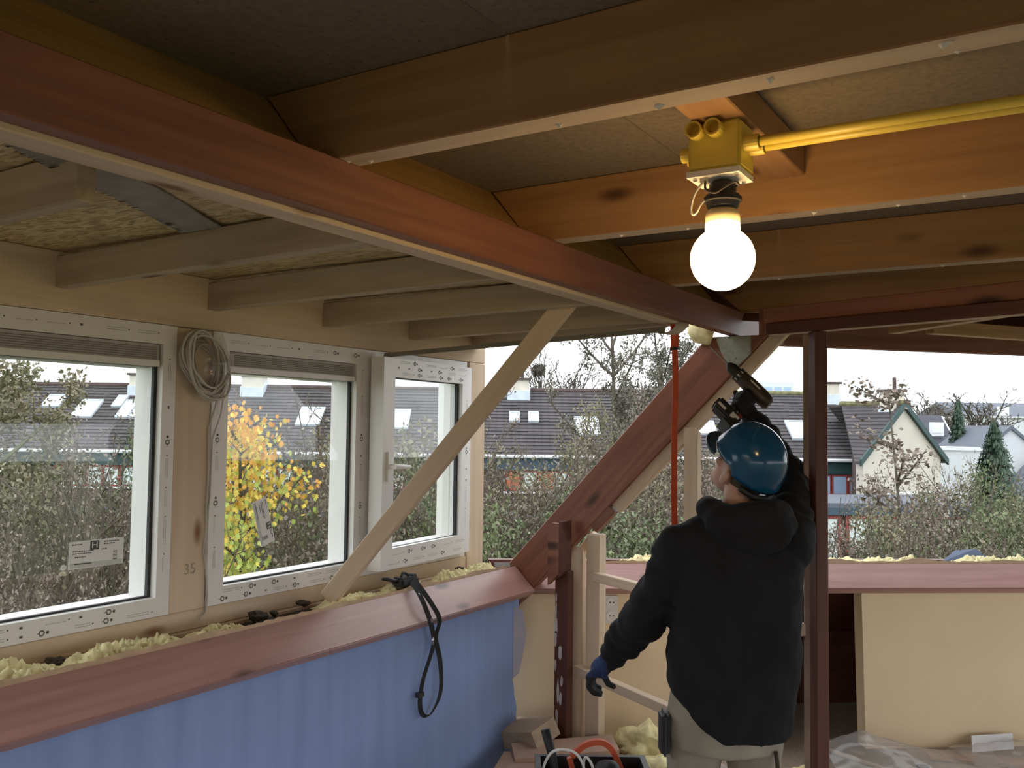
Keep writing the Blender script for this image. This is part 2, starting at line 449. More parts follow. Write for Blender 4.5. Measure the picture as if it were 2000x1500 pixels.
wl = tag(MB().box((-2.55, -3.1, 0), (-2.43, 3.955, .875)).build('wall_left', 'blue_wall_paint'), 'low knee wall painted streaky blue', 'wall', kind='structure')
def flap(pts, th):
    b = MB(); n = len(pts)
    vs = [Vector(p) for p in pts] + [Vector(p) + Vector((th, th, 0)) for p in pts]
    b.add(vs, [list(range(n)), list(range(2*n-1, n-1, -1))] + [(i, n+i, n+(i+1) % n, (i+1) % n) for i in range(n)])
    return b
rnd = random.Random(5)
edge = [(-2.429, 3.955, z) for z in (0.02, .84)]
rag = [(-2.429 + .004*math.sin(z*9), 3.962 + .05*(.5+.5*math.sin(z*7+1)) + rnd.uniform(-.012, .012), z) for z in [0.84 - .82*k/22 for k in range(23)]]
flap(edge + rag, .0015).build('torn_wallpaper', 'blue_wall_paint', wl)
fl = [(-2.428, 3.958, .80), (-2.40, 4.0, .78), (-2.385, 4.015, .66), (-2.40, 4.0, .53), (-2.41, 3.985, .46), (-2.428, 3.96, .44)]
flap(fl, .0012).build('torn_wallpaper', 'torn_paper_back', wl)

wf = tag(empty('wall_far', fw(1.5, .1, 0)), 'low cream painted knee wall with a dark opening', 'wall', kind='structure')
far_box(MB(), -.16, 1.30, .035, .13, 0, .875).build('wall_panel', 'cream_wall_paint', wf)
b = MB(); n4 = [(1.82, .0), (4.7, .0), (4.7, .875), (1.80, .875)]
b.add([fw(s, .035, z) for s, z in n4] + [fw(s, .13, z) for s, z in n4], [(0, 1, 2, 3), (7, 6, 5, 4), (0, 4, 5, 1), (1, 5, 6, 2), (2, 6, 7, 3), (3, 7, 4, 0)])
b.build('wall_panel', 'cream_wall_paint', wf)
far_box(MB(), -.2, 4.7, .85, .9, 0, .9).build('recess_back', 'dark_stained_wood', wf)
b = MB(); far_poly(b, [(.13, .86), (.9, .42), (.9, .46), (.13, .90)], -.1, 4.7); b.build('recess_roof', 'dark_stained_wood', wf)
far_box(MB(), .42, 1.02, .022, .035, .0, .06).build('skirting', 'red_stained_wood', wf)

tag(MB().box((3.6, -3.1, 0), (3.75, 7.0, .12)).box((3.6, -3.1, 1.7), (3.75, 7.0, 2.455)).box((3.6, -3.1, .12), (3.75, -1.5, 1.7)).box((3.6, 6.4, .12), (3.75, 7.0, 1.7)).build('wall_right', 'cream_wall_paint'),
    'cream side wall with a wide opening added to let daylight in', 'wall', kind='structure')  # unseen wall; its low opening is added to light the blue wall
tag(MB().box((-2.7, -3.2, 0), (3.75, -3.1, .12)).box((-2.7, -3.2, 1.38), (3.75, -3.1, 2.455)).box((-2.7, -3.2, .12), (-1.6, -3.1, 1.38)).box((3.2, -3.2, .12), (3.75, -3.1, 1.38)).build('wall_back', 'cream_wall_paint'), 'cream painted wall behind the viewer with a wide opening added for daylight', 'wall', kind='structure')  # out-of-view opening added to light the cream wall and the man
p = fw(4.7, .1, 0)
tag(MB().box((p.x, 6.9, 0), (3.75, 7.05, 1.0)).build('wall_corner', 'cream_wall_paint'), 'short cream corner wall', 'wall', kind='structure')
b = MB().box((-2.80, -3.1, .86), (-2.70, .84, 2.255)); tag(b.build('wall_dormer', 'weathered_spruce'), 'boarded dormer wall beside the windows', 'wall', kind='structure')

# tilted wall plates on top of both knee walls (set square to the roof slope)
sec = [(-2.40, .84), (-2.369, .873), (-2.492, .99), (-2.523, .957)]
def plate(name, pts3a, pts3b, org, xdir, label):
    # board whose local x runs along it
    o = MB(); xd = Vector(xdir); zd = Vector((0, 0, 1)); yd = zd.cross(xd)
    mw = Matrix((xd, yd, zd)).transposed().to_4x4(); mw.translation = org; inv = mw.inverted()
    vs = [inv @ Vector(p) for p in pts3a + pts3b]; n = len(pts3a)
    o.add(vs, [list(range(n)), list(range(2*n-1, n-1, -1))] + [(i, n+i, n+(i+1) % n, (i+1) % n) for i in range(n)])
    ob = o.build(name, 'plate_wood', local=True)
    bm = bmesh.new(); bm.from_mesh(ob.data); bmesh.ops.bevel(bm, geom=list(bm.edges), offset=.004, segments=2, affect='EDGES'); bm.to_mesh(ob.data); bm.free()
    ob.matrix_basis = mw
    return tag(ob, label, 'beam')
plate('wall_plate', [(x, -3.0, z) for x, z in sec], [(x, 4.078, z) for x, z in sec], (-2.45, .5, .84), (0, 1, 0), 'tilted red stained board along the top of the blue wall')
secf = [(0, .84), (-.031, .873), (.092, .99), (.123, .957)]
plate('wall_plate', [fw(-.02, t, z) for t, z in secf], [fw(4.7, t, z) for t, z in secf], fw(2, .05, .84), (EX, EY, 0), 'tilted red stained board along the top of the cream wall')

# ------------------------------------------------------------------ roof timbers
GJ = 'old roof joists'
names = ['broad roof joist with plaster bits, the one in front of the lamp', 'lamplit orange roof joist right behind the yellow junction box', 'roof joist next beyond the lamplit one, in its shade', 'last roof joist, above the slanting red rafter']
joists = []
for i, y in enumerate((1.397, 2.33, 3.27, 4.20)):
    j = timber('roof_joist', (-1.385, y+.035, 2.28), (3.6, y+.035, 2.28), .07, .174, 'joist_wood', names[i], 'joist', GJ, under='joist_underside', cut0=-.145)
    joists.append(j)
def bits(j, spots, y, prt):
    for (x, dy, s) in spots:
        b = MB(); r2 = random.Random(int(x*1000)); rr = [s*r2.uniform(.5, 1) for _ in range(6)]
        c = Vector((x, y+dy, 2.28))
        vs = [c + Vector((rr[k]*math.cos(k*PI/3), rr[k]*math.sin(k*PI/3)*.7, .001)) for k in range(6)] + [c + Vector((0, 0, -s*.55))]
        b.add(vs, [(5, 4, 3, 2, 1, 0)] + [(k, (k+1) % 6, 6) for k in range(6)])
        iv = prt.matrix_basis.inverted()
        b.v = [iv @ v for v in b.v]
        b.build('plaster_remnant', 'chalk_white', prt, local=True)
bits(joists[0], [(-1.31, .03, .014), (-1.26, .05, .012), (-.80, .05, .010), (-.60, .05, .013), (-.40, .03, .012), (-.145, .02, .016), (-.13, .06, .008)], 1.397, joists[0])
bits(joists[1], [(-1.1, .04, .010), (-.9, .05, .008), (-.55, .03, .012), (-.35, .05, .009), (-.2, .03, .011)], 2.33, joists[1])
bits(joists[2], [(-.9, .05, .010), (-.35, .04, .012)], 3.27, joists[2])

timber('eaves_beam', (-1.3275, -3.0, 2.16), (-1.3275, 4.50, 2.16), .045, .12, 'red_stained_wood', 'long red stained beam carrying the ends of the roof joists', 'beam', up=(0, 0, 1))
rb = MB(); rb.prism([(-1.387, 2.281), (-1.537, 2.455), (-1.567, 2.455), (-1.417, 2.281)], 'y', -3.0, 4.6)
mwr = Matrix.Rotation(PI/2, 4, 'Z'); mwr.translation = (-1.45, .8, 2.281); iv = mwr.inverted(); rb.v = [iv @ v for v in rb.v]
o = rb.build('rim_board', 'rim_board_wood', local=True); o.matrix_basis = mwr
tag(o, 'slanted amber board closing the roof above the long red beam', 'board')
timber('dormer_purlin', (-1.387, -.4, 2.150), (-1.387, 3.60, 2.150), .068, .12, 'pale_spruce', 'new pale purlin fixed along the back of the long red beam', 'beam')
GD = 'new dormer joists'
dn = ['pale dormer joist crossed by the hanging grey strip', 'pale dormer joist meeting the header above the wide window pane', 'pale dormer joist meeting the header beside the cable coil', 'pale dormer joist holding the top of the diagonal brace', 'pale dormer joist meeting the header above the small opening sash']
for i, y in enumerate((1.03, 1.616, 2.201, 2.80, 3.389)):
    timber('dormer_joist', (-2.69, y+.0225, 2.135), (-1.423 if i else -1.66, y+.0225, 2.152), .045, .10, 'weathered_spruce', [dn[0], dn[2], dn[1], dn[3], dn[4]][i], 'joist', GD)
timber('dormer_joist', (-2.69, 3.955, 2.135), (-1.43, 3.537, 2.152), .045, .10, 'weathered_spruce', 'pale dormer edge joist set askew above the thin metal trim', 'joist', GD)
timber('dormer_header', (-2.74, .84, 2.062), (-2.74, 4.06, 2.062), .10, .19, 'pale_spruce', 'wide pale header beam over the dormer windows', 'beam')
dk = tag(empty('dormer_roof_deck', (-2.1, 2.2, 2.235)), 'rough strand board roof deck over the dormer', 'roof')
MB().prism([(-2.82, -.4), (-1.402, -.4), (-1.402, 1.985), (-2.82, 1.985)], 'z', 2.253, 2.270).build('board', 'osb_board', dk)
MB().prism([(-2.82, 1.988), (-1.402, 1.988), (-1.402, 3.57), (-2.82, 4.06)], 'z', 2.253, 2.270).build('board', 'osb_board', dk)
timber('window_post', (-2.75, 2.157, .975), (-2.75, 2.157, 2.06), .158, .10, 'pale_spruce', 'pale knotty timber post between the two windows', 'post', up=(1, 0, 0), ch=.004).location.x -= .05
timber('window_post', (-2.75, 3.978, .95), (-2.75, 3.978, 2.06), .155, .13, 'pale_spruce', 'pale daylit corner post at the end of the windows', 'post', up=(1, 0, 0), ch=.004).location.x -= .065
sill = timber('window_sill_beam', (-2.735, .84, .90), (-2.735, 4.10, .90), .13, .075, 'pale_spruce', 'pale sill beam running under the windows behind the mineral wool', 'beam')
timber('window_sill_board', (-2.74, .84, .976), (-2.74, 4.04, .976), .10, .068, 'pale_spruce', 'narrow pale board directly beneath the window frames', 'board')

# slanting rafter, the post bolted to it and the new stud frame under it
rp = [(-2.535, 1.0), (-1.446, 2.157), (-1.158, 2.157), (-2.50, .765)]
ang = math.atan2(1.157, 1.089)
mwr = Matrix.Rotation(-ang, 4, 'Y'); mwr.translation = (-2.0, 4.084, 1.45); iv = mwr.inverted()
b = MB(); b.prism(rp, 'y', 4.084, 4.146); b.v = [iv @ v for v in b.v]
o = b.build('rafter', 'red_stained_wood', local=True); o.matrix_basis = mwr
bm = bmesh.new(); bm.from_mesh(o.data); bmesh.ops.bevel(bm, geom=list(bm.edges), offset=.004, segments=1, affect='EDGES'); bm.to_mesh(o.data); bm.free()
tag(o, 'broad red stained rafter slanting up from the wall corner', 'rafter')
b = MB(); b.prism([(-1.20, 2.155), (-1.20, 2.277), (-1.045, 2.277), (-1.10, 2.215), (-1.158, 2.155)], 'y', 4.084, 4.146); b.v = [iv @ v for v in b.v]
b.build('rafter_heel', 'red_stained_wood', o, local=True)
# the long recessed batten on its lower side
op = tag(empty('old_post', (-2.17, 4.03, 0)), 'dark brown old post with flaking paint below the rafter', 'post')
timber('post_shaft', (-2.1725, 4.03, 0), (-2.1725, 4.03, 1.0), .075, .06, 'dark_stained_wood', up=(0, -1, 0), parent=op).location.y += .03
o = MB().prism([(-2.232, .93), (-2.170, .99), (-2.170, 1.24), (-2.21, 1.24), (-2.232, 1.20)], 'y', 3.962, 3.998).build('splice_board', 'red_stained_wood', op)
MB().prism([(-2.170, .97), (-2.150, .99), (-2.150, 1.25), (-2.170, 1.25)], 'y', 3.962, 4.06).build('splice_edge', 'dark_stained_wood', op)
r2 = random.Random(11)
for k in range(13):
    z = .10 + .062*k + r2.uniform(-.02, .02); x = -2.20 + r2.uniform(-.005, .035) if k < 9 else -2.203 + r2.uniform(-.003, .006)
    hgt = r2.uniform(.02, .06); wd2 = r2.uniform(.004, .012)
    pts = [(x+wd2*math.cos(a)*r2.uniform(.6, 1.2), z+hgt*math.sin(a)*r2.uniform(.7, 1.2)) for a in [t*PI/4 for t in range(8)]]
    MB().prism(pts, 'y', 3.9985, 4.0005).build('paint_flake', 'peeling_paint', op)
GS = 'new pale wall studs'
timber('wall_stud', (-2.143, 4.15, 0), (-2.143, 4.15, 1.058), .065, .045, 'pale_spruce', 'pale stud right beside the dark old post', 'stud', GS, up=(0, -1, 0), cut1=.06).location.y += .0
timber('wall_stud', (-2.036, 4.15, 0), (-2.036, 4.15, 1.185), .075, .075, 'pale_spruce', 'pale stud standing near the wall socket under the rafter', 'stud', GS, up=(0, -1, 0), cut1=.0)
timber('wall_stud', (-1.53, 4.15, 0), (-1.53, 4.15, 1.70), .068, .06, 'pale_spruce', 'pale stud rising behind the man to the rafter', 'stud', GS, up=(0, -1, 0), cut1=.03)
rd = Vector((.68, 0, .733)); rn = Vector((.733, 0, -.68))
def under_rafter(x, z): return Vector((x, 4.175, z))
timber('sloped_batten', (-1.906, 4.125, 1.30), (-1.065, 4.125, 2.168), .045, .058, 'pale_spruce', 'pale batten fixed along the lower edge of the red rafter', 'batten', up=(-.733, 0, .68))
timber('sloped_batten', (-2.165, 4.185, 1.035), (-2.06, 4.185, 1.165), .045, .04, 'pale_spruce', 'short pale batten joining two studs below the rafter', 'batten', up=(-.733, 0, .68))
timber('rafter_block', (-2.027, 4.115, 1.196), (-1.924, 4.115, 1.302), .06, .045, 'red_stained_wood', 'small red wood block under the rafter beside the pale batten', 'block', up=(-.733, 0, .68))
timber('wall_rail', (-2.02, 4.08, .955), (-.845, 3.44, .955), .045, .045, 'pale_spruce', 'upper pale rail running from a stud to the free post', 'rail')
timber('wall_rail', (-2.13, 4.09, .48), (-1.35, 3.65, .48), .045, .045, 'pale_spruce', 'lower pale rail starting at the stud beside the old post', 'rail')
timber('partition_post', (-.80, 3.43, 0), (-.80, 3.43, 2.085), .05, .05, 'dark_stained_wood', 'slim dark post standing free beside the man', 'post', up=(.69, -.72, 0))
pb = bpy.data.objects['partition_post']
MB().add([pb.matrix_basis.inverted() @ Vector(v) for v in [(-.842, 3.447, 0), (-.816, 3.475, 0), (-.816, 3.475, 2.08), (-.842, 3.447, 2.08), (-.847, 3.452, 0), (-.821, 3.48, 0), (-.821, 3.48, 2.08), (-.847, 3.452, 2.08)]],
         [(0, 1, 2, 3), (7, 6, 5, 4), (0, 4, 5, 1), (1, 5, 6, 2), (2, 6, 7, 3), (3, 7, 4, 0)]).build('pale_edge_strip', 'dusty_brown', pb, local=True)
timber('partition_top_plate', (-.985, 3.496, 2.088), (.6, 2.99, 2.088), .06, .045, 'dark_stained_wood', 'dark lower top plate resting on the slim post', 'beam', under='joist_underside')  # pale underside colour stands in for light on its lower edge
timber('partition_top_plate', (-1.0, 3.522, 2.136), (.6, 3.02, 2.136), .06, .06, 'red_stained_wood', 'brown upper top plate lying on the dark one', 'beam')
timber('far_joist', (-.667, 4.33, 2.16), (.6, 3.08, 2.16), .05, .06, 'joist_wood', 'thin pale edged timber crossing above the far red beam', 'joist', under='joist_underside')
timber('far_joist', (-.52, 4.38, 2.16), (.6, 5.90, 2.16), .05, .06, 'joist_wood', 'thin pale edged timber angled back over the far opening', 'joist', under='joist_underside')
timber('far_beam', (-1.15, 4.267, 2.12), (1.2, 6.73, 2.12), .06, .12, 'red_stained_wood', 'red stained beam across the top of the far opening', 'beam')
b = MB(); d = Vector((2.7, 2.83, 0)).normalized(); nn = Vector((-d.y, d.x, 0))
p0 = Vector((-1.40, 4.005, 0)) + nn*.04; p1 = Vector((1.2, 6.73, 0)) + nn*.04
b.add([p0+Vector((0, 0, 2.24)), p1+Vector((0, 0, 2.24)), p1+nn*.17+Vector((0, 0, 2.452)), p0+nn*.17+Vector((0, 0, 2.452))] + [q+nn*.03 for q in (p0+Vector((0, 0, 2.24)), p1+Vector((0, 0, 2.24)), p1+nn*.17+Vector((0, 0, 2.452)), p0+nn*.17+Vector((0, 0, 2.452)))],
      [(0, 1, 2, 3), (7, 6, 5, 4), (0, 4, 5, 1), (1, 5, 6, 2), (2, 6, 7, 3), (3, 7, 4, 0)])
tag(b.build('rim_board', 'dark_stained_wood'), 'dark slanted board above the far red beam', 'board')
timber('ceiling_noggin', (-.62, 1.47, 2.372), (-.62, 2.328, 2.372), .11, .08, 'joist_wood', 'short orange block between two roof joists holding the junction box', 'block')

# diagonal prop, metal edge trim, hanging strip
timber('diagonal_brace', (-2.60, 2.765, 1.00), (-1.555, 2.888, 2.19), .075, .042, 'pale_spruce', 'pale diagonal prop from the window sill up to a dormer joist', 'brace', up=(-.3, 1, 0))

# torn paper of the old roof lining along the upper edges of the plates
def paper_edge(parent, P, L, seed):
    n = int(L/.02); bmx = MB(); iv = parent.matrix_basis.inverted(); r6 = random.Random(seed)
    for i in range(n+1):
        u = i/n*L; h0 = .006 + .030*max(0, noise.noise(Vector((u*4.1, seed, 0)))) + .010*abs(noise.noise(Vector((u*17, seed, 3))))
        a_, b_ = P(u, 0), P(u, h0 + r6.uniform(0, .003)); bmx.v += [iv @ a_, iv @ b_, iv @ (a_+Vector((0, 0, -.004))), iv @ (b_+Vector((0, 0, .0015)))]
    for i in range(n):
        k = i*4; bmx.f += [[k, k+4, k+5, k+1], [k+2, k+3, k+7, k+6], [k+1, k+5, k+7, k+3]]; bmx.m += [0, 0, 0]
    bmx.build('torn_paper_edge', 'vapour_paper', parent, local=True, fix=False)
paper_edge(bpy.data.objects['wall_plate'], lambda u, h: Vector((-2.490 - h*.25, .2+u, .991 + h)), 3.8, 2.0)
paper_edge(bpy.data.objects['wall_plate.001'], lambda u, h: fw(.1+u, .093 + h*.3, .991 + h), 3.6, 7.0)

# ------------------------------------------------------------------ windows
def marks(y0, y1, z0, z1, seed, rows=1):
    # printed film on a frame bar lying in the y-z plane: small hexagons, dots and lines of fine print
    b = MB(); fine = [0]; rr = random.Random(seed); vert = (z1-z0) > (y1-y0)
    L = (z1-z0) if vert else (y1-y0); wdt = (y1-y0) if vert else (z1-z0)
    def P(a, c): return (y0+c, z0+a) if vert else (y0+a, z0+c)
    def quad(a0, c0, a1, c1):
        q = [P(a0, c0), P(a1, c0), P(a1, c1), P(a0, c1)]; b.add([(0, p[0], p[1]) for p in q], [(0, 1, 2, 3)], fine[0])
    def hexa(a, c, r):
        k = [P(a+r*math.cos(t*PI/3), c+r*math.sin(t*PI/3)) for t in range(6)] + [P(a+r*.6*math.cos(t*PI/3), c+r*.6*math.sin(t*PI/3)) for t in range(6)]
        b.add([(0, p[0], p[1]) for p in k], [(t, (t+1) % 6, 6+(t+1) % 6, 6+t) for t in range(6)])
    def dot(a, c, r):
        k = [P(a+r*math.cos(t*PI/3), c+r*math.sin(t*PI/3)) for t in range(6)]; b.add([(0, p[0], p[1]) for p in k], [tuple(range(6))])
    for rw in range(rows):
        c = wdt*(rw+.5)/rows; a = rr.uniform(.01, .10)
        while a < L-.09:
            t = rr.random()
            if t < .30:
                fine[0] = 0; hexa(a+.012, c, .0105); dot(a+.031, c, .0055); quad(a-.004, c-.001, a+.001, c+.001); a += .075 + rr.uniform(0, .06)
            elif t < .45:
                fine[0] = 0; quad(a, c-.0035, a+.010, c+.0035); a += .05 + rr.uniform(0, .05)
            else:
                ln = rr.uniform(.05, .085); fine[0] = 1
                for q in range(rr.choice((1, 2, 2))):
                    x0 = a; cc = c + (q-.5)*.0075
                    while x0 < a+ln:
                        wl_ = rr.uniform(.004, .010); quad(x0, cc-.0009, min(x0+wl_, a+ln), cc+.0009); x0 += wl_+.0018
                fine[0] = 0; dot(a+ln+.010, c, .003); a += ln+.045
    return b
def film(parent, x, y0, y1, z0, z1, seed, rows=1, rot=None):
    b = marks(y0, y1, z0, z1, seed, rows)
    for v in b.v: v.x = x
    if rot is not None: b.v = [rot @ v for v in b.v]
    o = b.build('film_print', ['print_ink', 'fine_print'], parent, fix=False); return o
def bar_frame(b, x0, x1, y0, y1, z0, z1, w, mi=0, rot=None):
    # mitred rectangular frame in the y-z plane with bar width(s) w = (left, right, bottom, top)
    l, r_, bo, t = w
    out = [(y0, z0), (y1, z0), (y1, z1), (y0, z1)]; inn = [(y0+l, z0+bo), (y1-r_, z0+bo), (y1-r_, z1-t), (y0+l, z1-t)]
    for i in range(4):
        j = (i+1) % 4
        q = [out[i], out[j], inn[j], inn[i]]
        vs = [Vector((x0, *p)) for p in q] + [Vector((x1, *p)) for p in q]
        if rot is not None: vs = [rot @ v for v in vs]
        b.add(vs, [(0, 1, 2, 3), (7, 6, 5, 4), (0, 4, 5, 1), (1, 5, 6, 2), (2, 6, 7, 3), (3, 7, 4, 0)], mi)
    return b
XF = -2.695                      # inner face of the outer frames
def vent(parent, y0, y1, z0, z1):
    v = MB().box((XF-.05, y0, z0), (XF-.012, y1, z1)).build('vent_grille', 'vent_grey', parent)
    n = 6
    for k in range(n):
        zz = z0 + .028 + (z1-z0-.034)*k/n
        MB().box((XF-.012, y0+.03, zz), (XF-.009, y1-.01, zz+.003)).build('vent_slot', 'vent_dark', v)
    MB().box((XF-.03, y0, z0), (XF-.006, y1, z0+.022)).build('vent_lip', 'white_pvc', v)
def pane(parent, x, y0, y1, z0, z1, name='glass_pane'):
    return MB().box((x-.004, y0, z0), (x, y1, z1)).build(name, 'window_glass', parent)
def barcode(b, c, w_, h, ang, f):
    rr = random.Random(3); t = 0
    while t < w_:
        k = rr.uniform(.0015, .004); f(b, t, 0, k, h); t += k+rr.uniform(.0012, .003)
def sticker(parent, x, cy, cz, wd, ht, ang, letter_frac, name='paper_label'):
    # dispatch label on the pane; (u,v) run along / up the label
    ca, sa = math.cos(ang), math.sin(ang)
    def T(u, v, dx=0): return Vector((x+dx, cy + u*ca - v*sa, cz + u*sa + v*ca))
    def rect(b, u0, v0, u1, v1, dx): b.add([T(u0, v0, dx), T(u1, v0, dx), T(u1, v1, dx), T(u0, v1, dx)], [(0, 1, 2, 3)])
    b = MB(); 
    b.add([T(-wd/2, -ht/2), T(wd/2, -ht/2+.004), T(wd/2, ht/2), T(-wd/2, ht/2-.003), T(-wd/2, -ht/2, .001), T(wd/2, -ht/2+.004, .001), T(wd/2, ht/2, .001), T(-wd/2, ht/2-.003, .001)],
          [(0, 1, 2, 3), (7, 6, 5, 4), (0, 4, 5, 1), (1, 5, 6, 2), (2, 6, 7, 3), (3, 7, 4, 0)])
    lab = b.build(name, 'label_paper', parent, fix=False)
    g = MB(); rect(g, -wd/2+.004, -ht/2+.004, wd/2-.004, -ht/2+ht*.22, .0014); g.build('label_band', 'label_grey', lab, fix=False)
    k = MB(); lu = -wd/2 + wd*letter_frac; s = ht*.16
    rect(k, lu-s*1.1, ht/2-.004-2*s, lu+s*1.1, ht/2-.004, .0014)
    rr = random.Random(2)
    for v, u0, u1 in ((ht*.34, -wd*.46, -wd*.28), (ht*.10, -wd*.44, -wd*.06), (ht*.02, -wd*.44, -.1*wd), (-ht*.1, -wd*.40, -wd*.2), (ht*.38, wd*.12, wd*.40), (ht*.30, wd*.12, wd*.33), (ht*.12, wd*.08, wd*.18), (-ht*.34, -wd*.40, -wd*.1)):
        t = u0
        while t < u1:
            q = rr.uniform(.003, .008); rect(k, t, v, min(t+q, u1), v+.0035, .0014); t += q+.0015
    for q in range(9): rect(k, wd*.30, -ht*.28+q*ht*.045, wd*.38, -ht*.28+q*ht*.045+(.0012 if q % 3 else .0026), .0014)
    k.build('label_print', 'print_ink', lab, fix=False)
    tv, tf = text_mesh('H', s*1.9); t = MB(); t.add([T(lu + v[0]*1.2, ht/2-.004-s + v[1], .002) for v in tv], tf)
    t.build('label_letter', 'label_paper', lab, fix=False)

w1 = tag(empty('window_1', (-2.74, 1.46, 1.045)), 'fixed white window with a label low on its pane', 'window', kind='structure')
b = MB(); bar_frame(b, XF-.075, XF, .84, 2.076, 1.045, 2.06, (.06, .055, .065, .068)); b.build('frame', 'white_pvc', w1)
b = MB(); bar_frame(b, XF-.15, XF-.075, .84, 2.076, 1.045, 2.06, (.06, .055, .065, .15)); b.build('outer_frame', 'white_pvc', w1)
b = MB(); bar_frame(b, XF-.045, XF-.030, .90, 2.021, 1.11, 1.992, (.008, .012, .006, .008)); b.build('gasket', 'window_gasket', w1)
pane(w1, XF-.034, .905, 2.015, 1.113, 1.992)
vent(w1, .91, 2.012, 1.912, 1.99)
film(w1, XF+.0008, .9, 2.07, 2.0, 2.058, 1); film(w1, XF+.0008, 2.026, 2.072, 1.1, 1.99, 2, 1); film(w1, XF+.0008, 1.0, 2.02, 1.05, 1.105, 3, 2)
sticker(w1, XF-.033, 1.815, 1.284, .195, .092, -.02, .45)
o = MB().ell((XF-.032, 1.70, 1.25), (.002, .010, .010), 10, 6).build('suction_mark', 'label_paper', w1)

w2 = tag(empty('window_2', (-2.74, 3.06, 1.045)), 'double white window with an opening sash beside the corner post', 'window', kind='structure')
b = MB(); bar_frame(b, XF-.075, XF, 2.238, 3.10, 1.045, 2.06, (.075, .07, .065, .068)); b.build('frame', 'white_pvc', w2)
b = MB(); bar_frame(b, XF-.075, XF, 3.10, 3.896, 1.045, 2.06, (.045, .05, .05, .05)); b.build('frame', 'white_pvc', w2)
b = MB(); bar_frame(b, XF-.15, XF-.075, 2.238, 3.13, 1.045, 2.06, (.075, .10, .065, .15)); bar_frame(b, XF-.15, XF-.075, 3.13, 3.896, 1.045, 2.06, (.05, .05, .05, .05)); b.build('outer_frame', 'white_pvc', w2)
b = MB(); bar_frame(b, XF-.045, XF-.030, 2.31, 3.032, 1.11, 1.992, (.006, .012, .006, .008)); b.build('gasket', 'window_gasket', w2)
pane(w2, XF-.034, 2.312, 3.03, 1.112, 1.992)
vent(w2, 2.318, 3.025, 1.912, 1.99)
film(w2, XF+.0008, 2.25, 3.88, 2.0, 2.058, 5); film(w2, XF+.0008, 2.244, 2.29, 1.1, 1.99, 6); film(w2, XF+.0008, 2.26, 3.08, 1.05, 1.105, 7, 2); film(w2, XF+.0008, 3.045, 3.095, 1.1, 1.99, 8)
sticker(w2, XF-.033, 2.535, 1.328, .185, .078, R(-74), .62)
MB().ell((XF-.032, 2.655, 1.335), (.002, .010, .010), 10, 6).build('suction_mark', 'label_paper', w2)
# opening sash, hinged on the corner side, ajar inwards
hp = Vector((XF, 3.878, 0)); SR = Matrix.Translation(hp) @ Matrix.Rotation(R(4.6), 4, 'Z') @ Matrix.Translation(-hp)
sash = empty('sash', (0, 0, 0), parent=w2); sash.location = Vector((-2.69, 3.5, 1.07)) - off(w2)
b = MB(); bar_frame(b, XF-.035, XF+.036, 3.095, 3.882, 1.072, 2.028, (.09, .09, .092, .088), rot=SR); b.build('sash_frame', 'white_pvc', sash)
b = MB(); bar_frame(b, XF-.005, XF+.012, 3.182, 3.795, 1.161, 1.943, (.004, .014, .004, .006), rot=SR); b.build('gasket', 'window_gasket', sash)
b = MB(); bar_frame(b, XF-.075, XF-.035, 3.155, 3.84, 1.13, 1.975, (.035, .05, .035, .035), rot=SR); b.build('sash_frame', 'white_pvc', sash)
b = MB().box((XF+.000, 3.185, 1.163), (XF+.004, 3.792, 1.941)); b.v = [SR @ v for v in b.v]; b.build('glass_pane', 'window_glass', sash)
film(sash, XF+.0368, 3.19, 3.87, 1.945, 2.024, 11, 3, SR); film(sash, XF+.0368, 3.80, 3.878, 1.16, 1.94, 12, 1, SR); film(sash, XF+.0368, 3.12, 3.87, 1.076, 1.158, 13, 2, SR)
h = MB(); h.box((XF+.036, 3.125, 1.47), (XF+.048, 3.152, 1.60)); h.tube([(XF+.045, 3.138, 1.535), (XF+.082, 3.138, 1.535)], .010, 10)
h.tube([(XF+.078, 3.130, 1.536), (XF+.082, 3.17, 1.534), (XF+.080, 3.25, 1.531)], [.012, .011, .009], 10); h.v = [SR @ v for v in h.v]
h.build('window_handle', 'white_plastic', sash, smooth=False)
b = MB().box((XF+.006, 3.50, 1.46), (XF+.007, 3.60, 1.58)); b.v = [SR @ v for v in b.v]; b.build('paper_label', 'label_paper', sash)
tv, tf = text_mesh('35', .055)
MB().add([(-2.6985, 2.165 + v[0], 1.19 + v[1]) for v in tv], tf).build('pencil_mark', 'pencil', None, fix=False)
o = bpy.data.objects['pencil_mark']; post = bpy.data.objects['window_post']
o.data.transform(post.matrix_basis.inverted() @ Matrix.Translation(o.location)); o.location = (0, 0, 0); o.parent = post

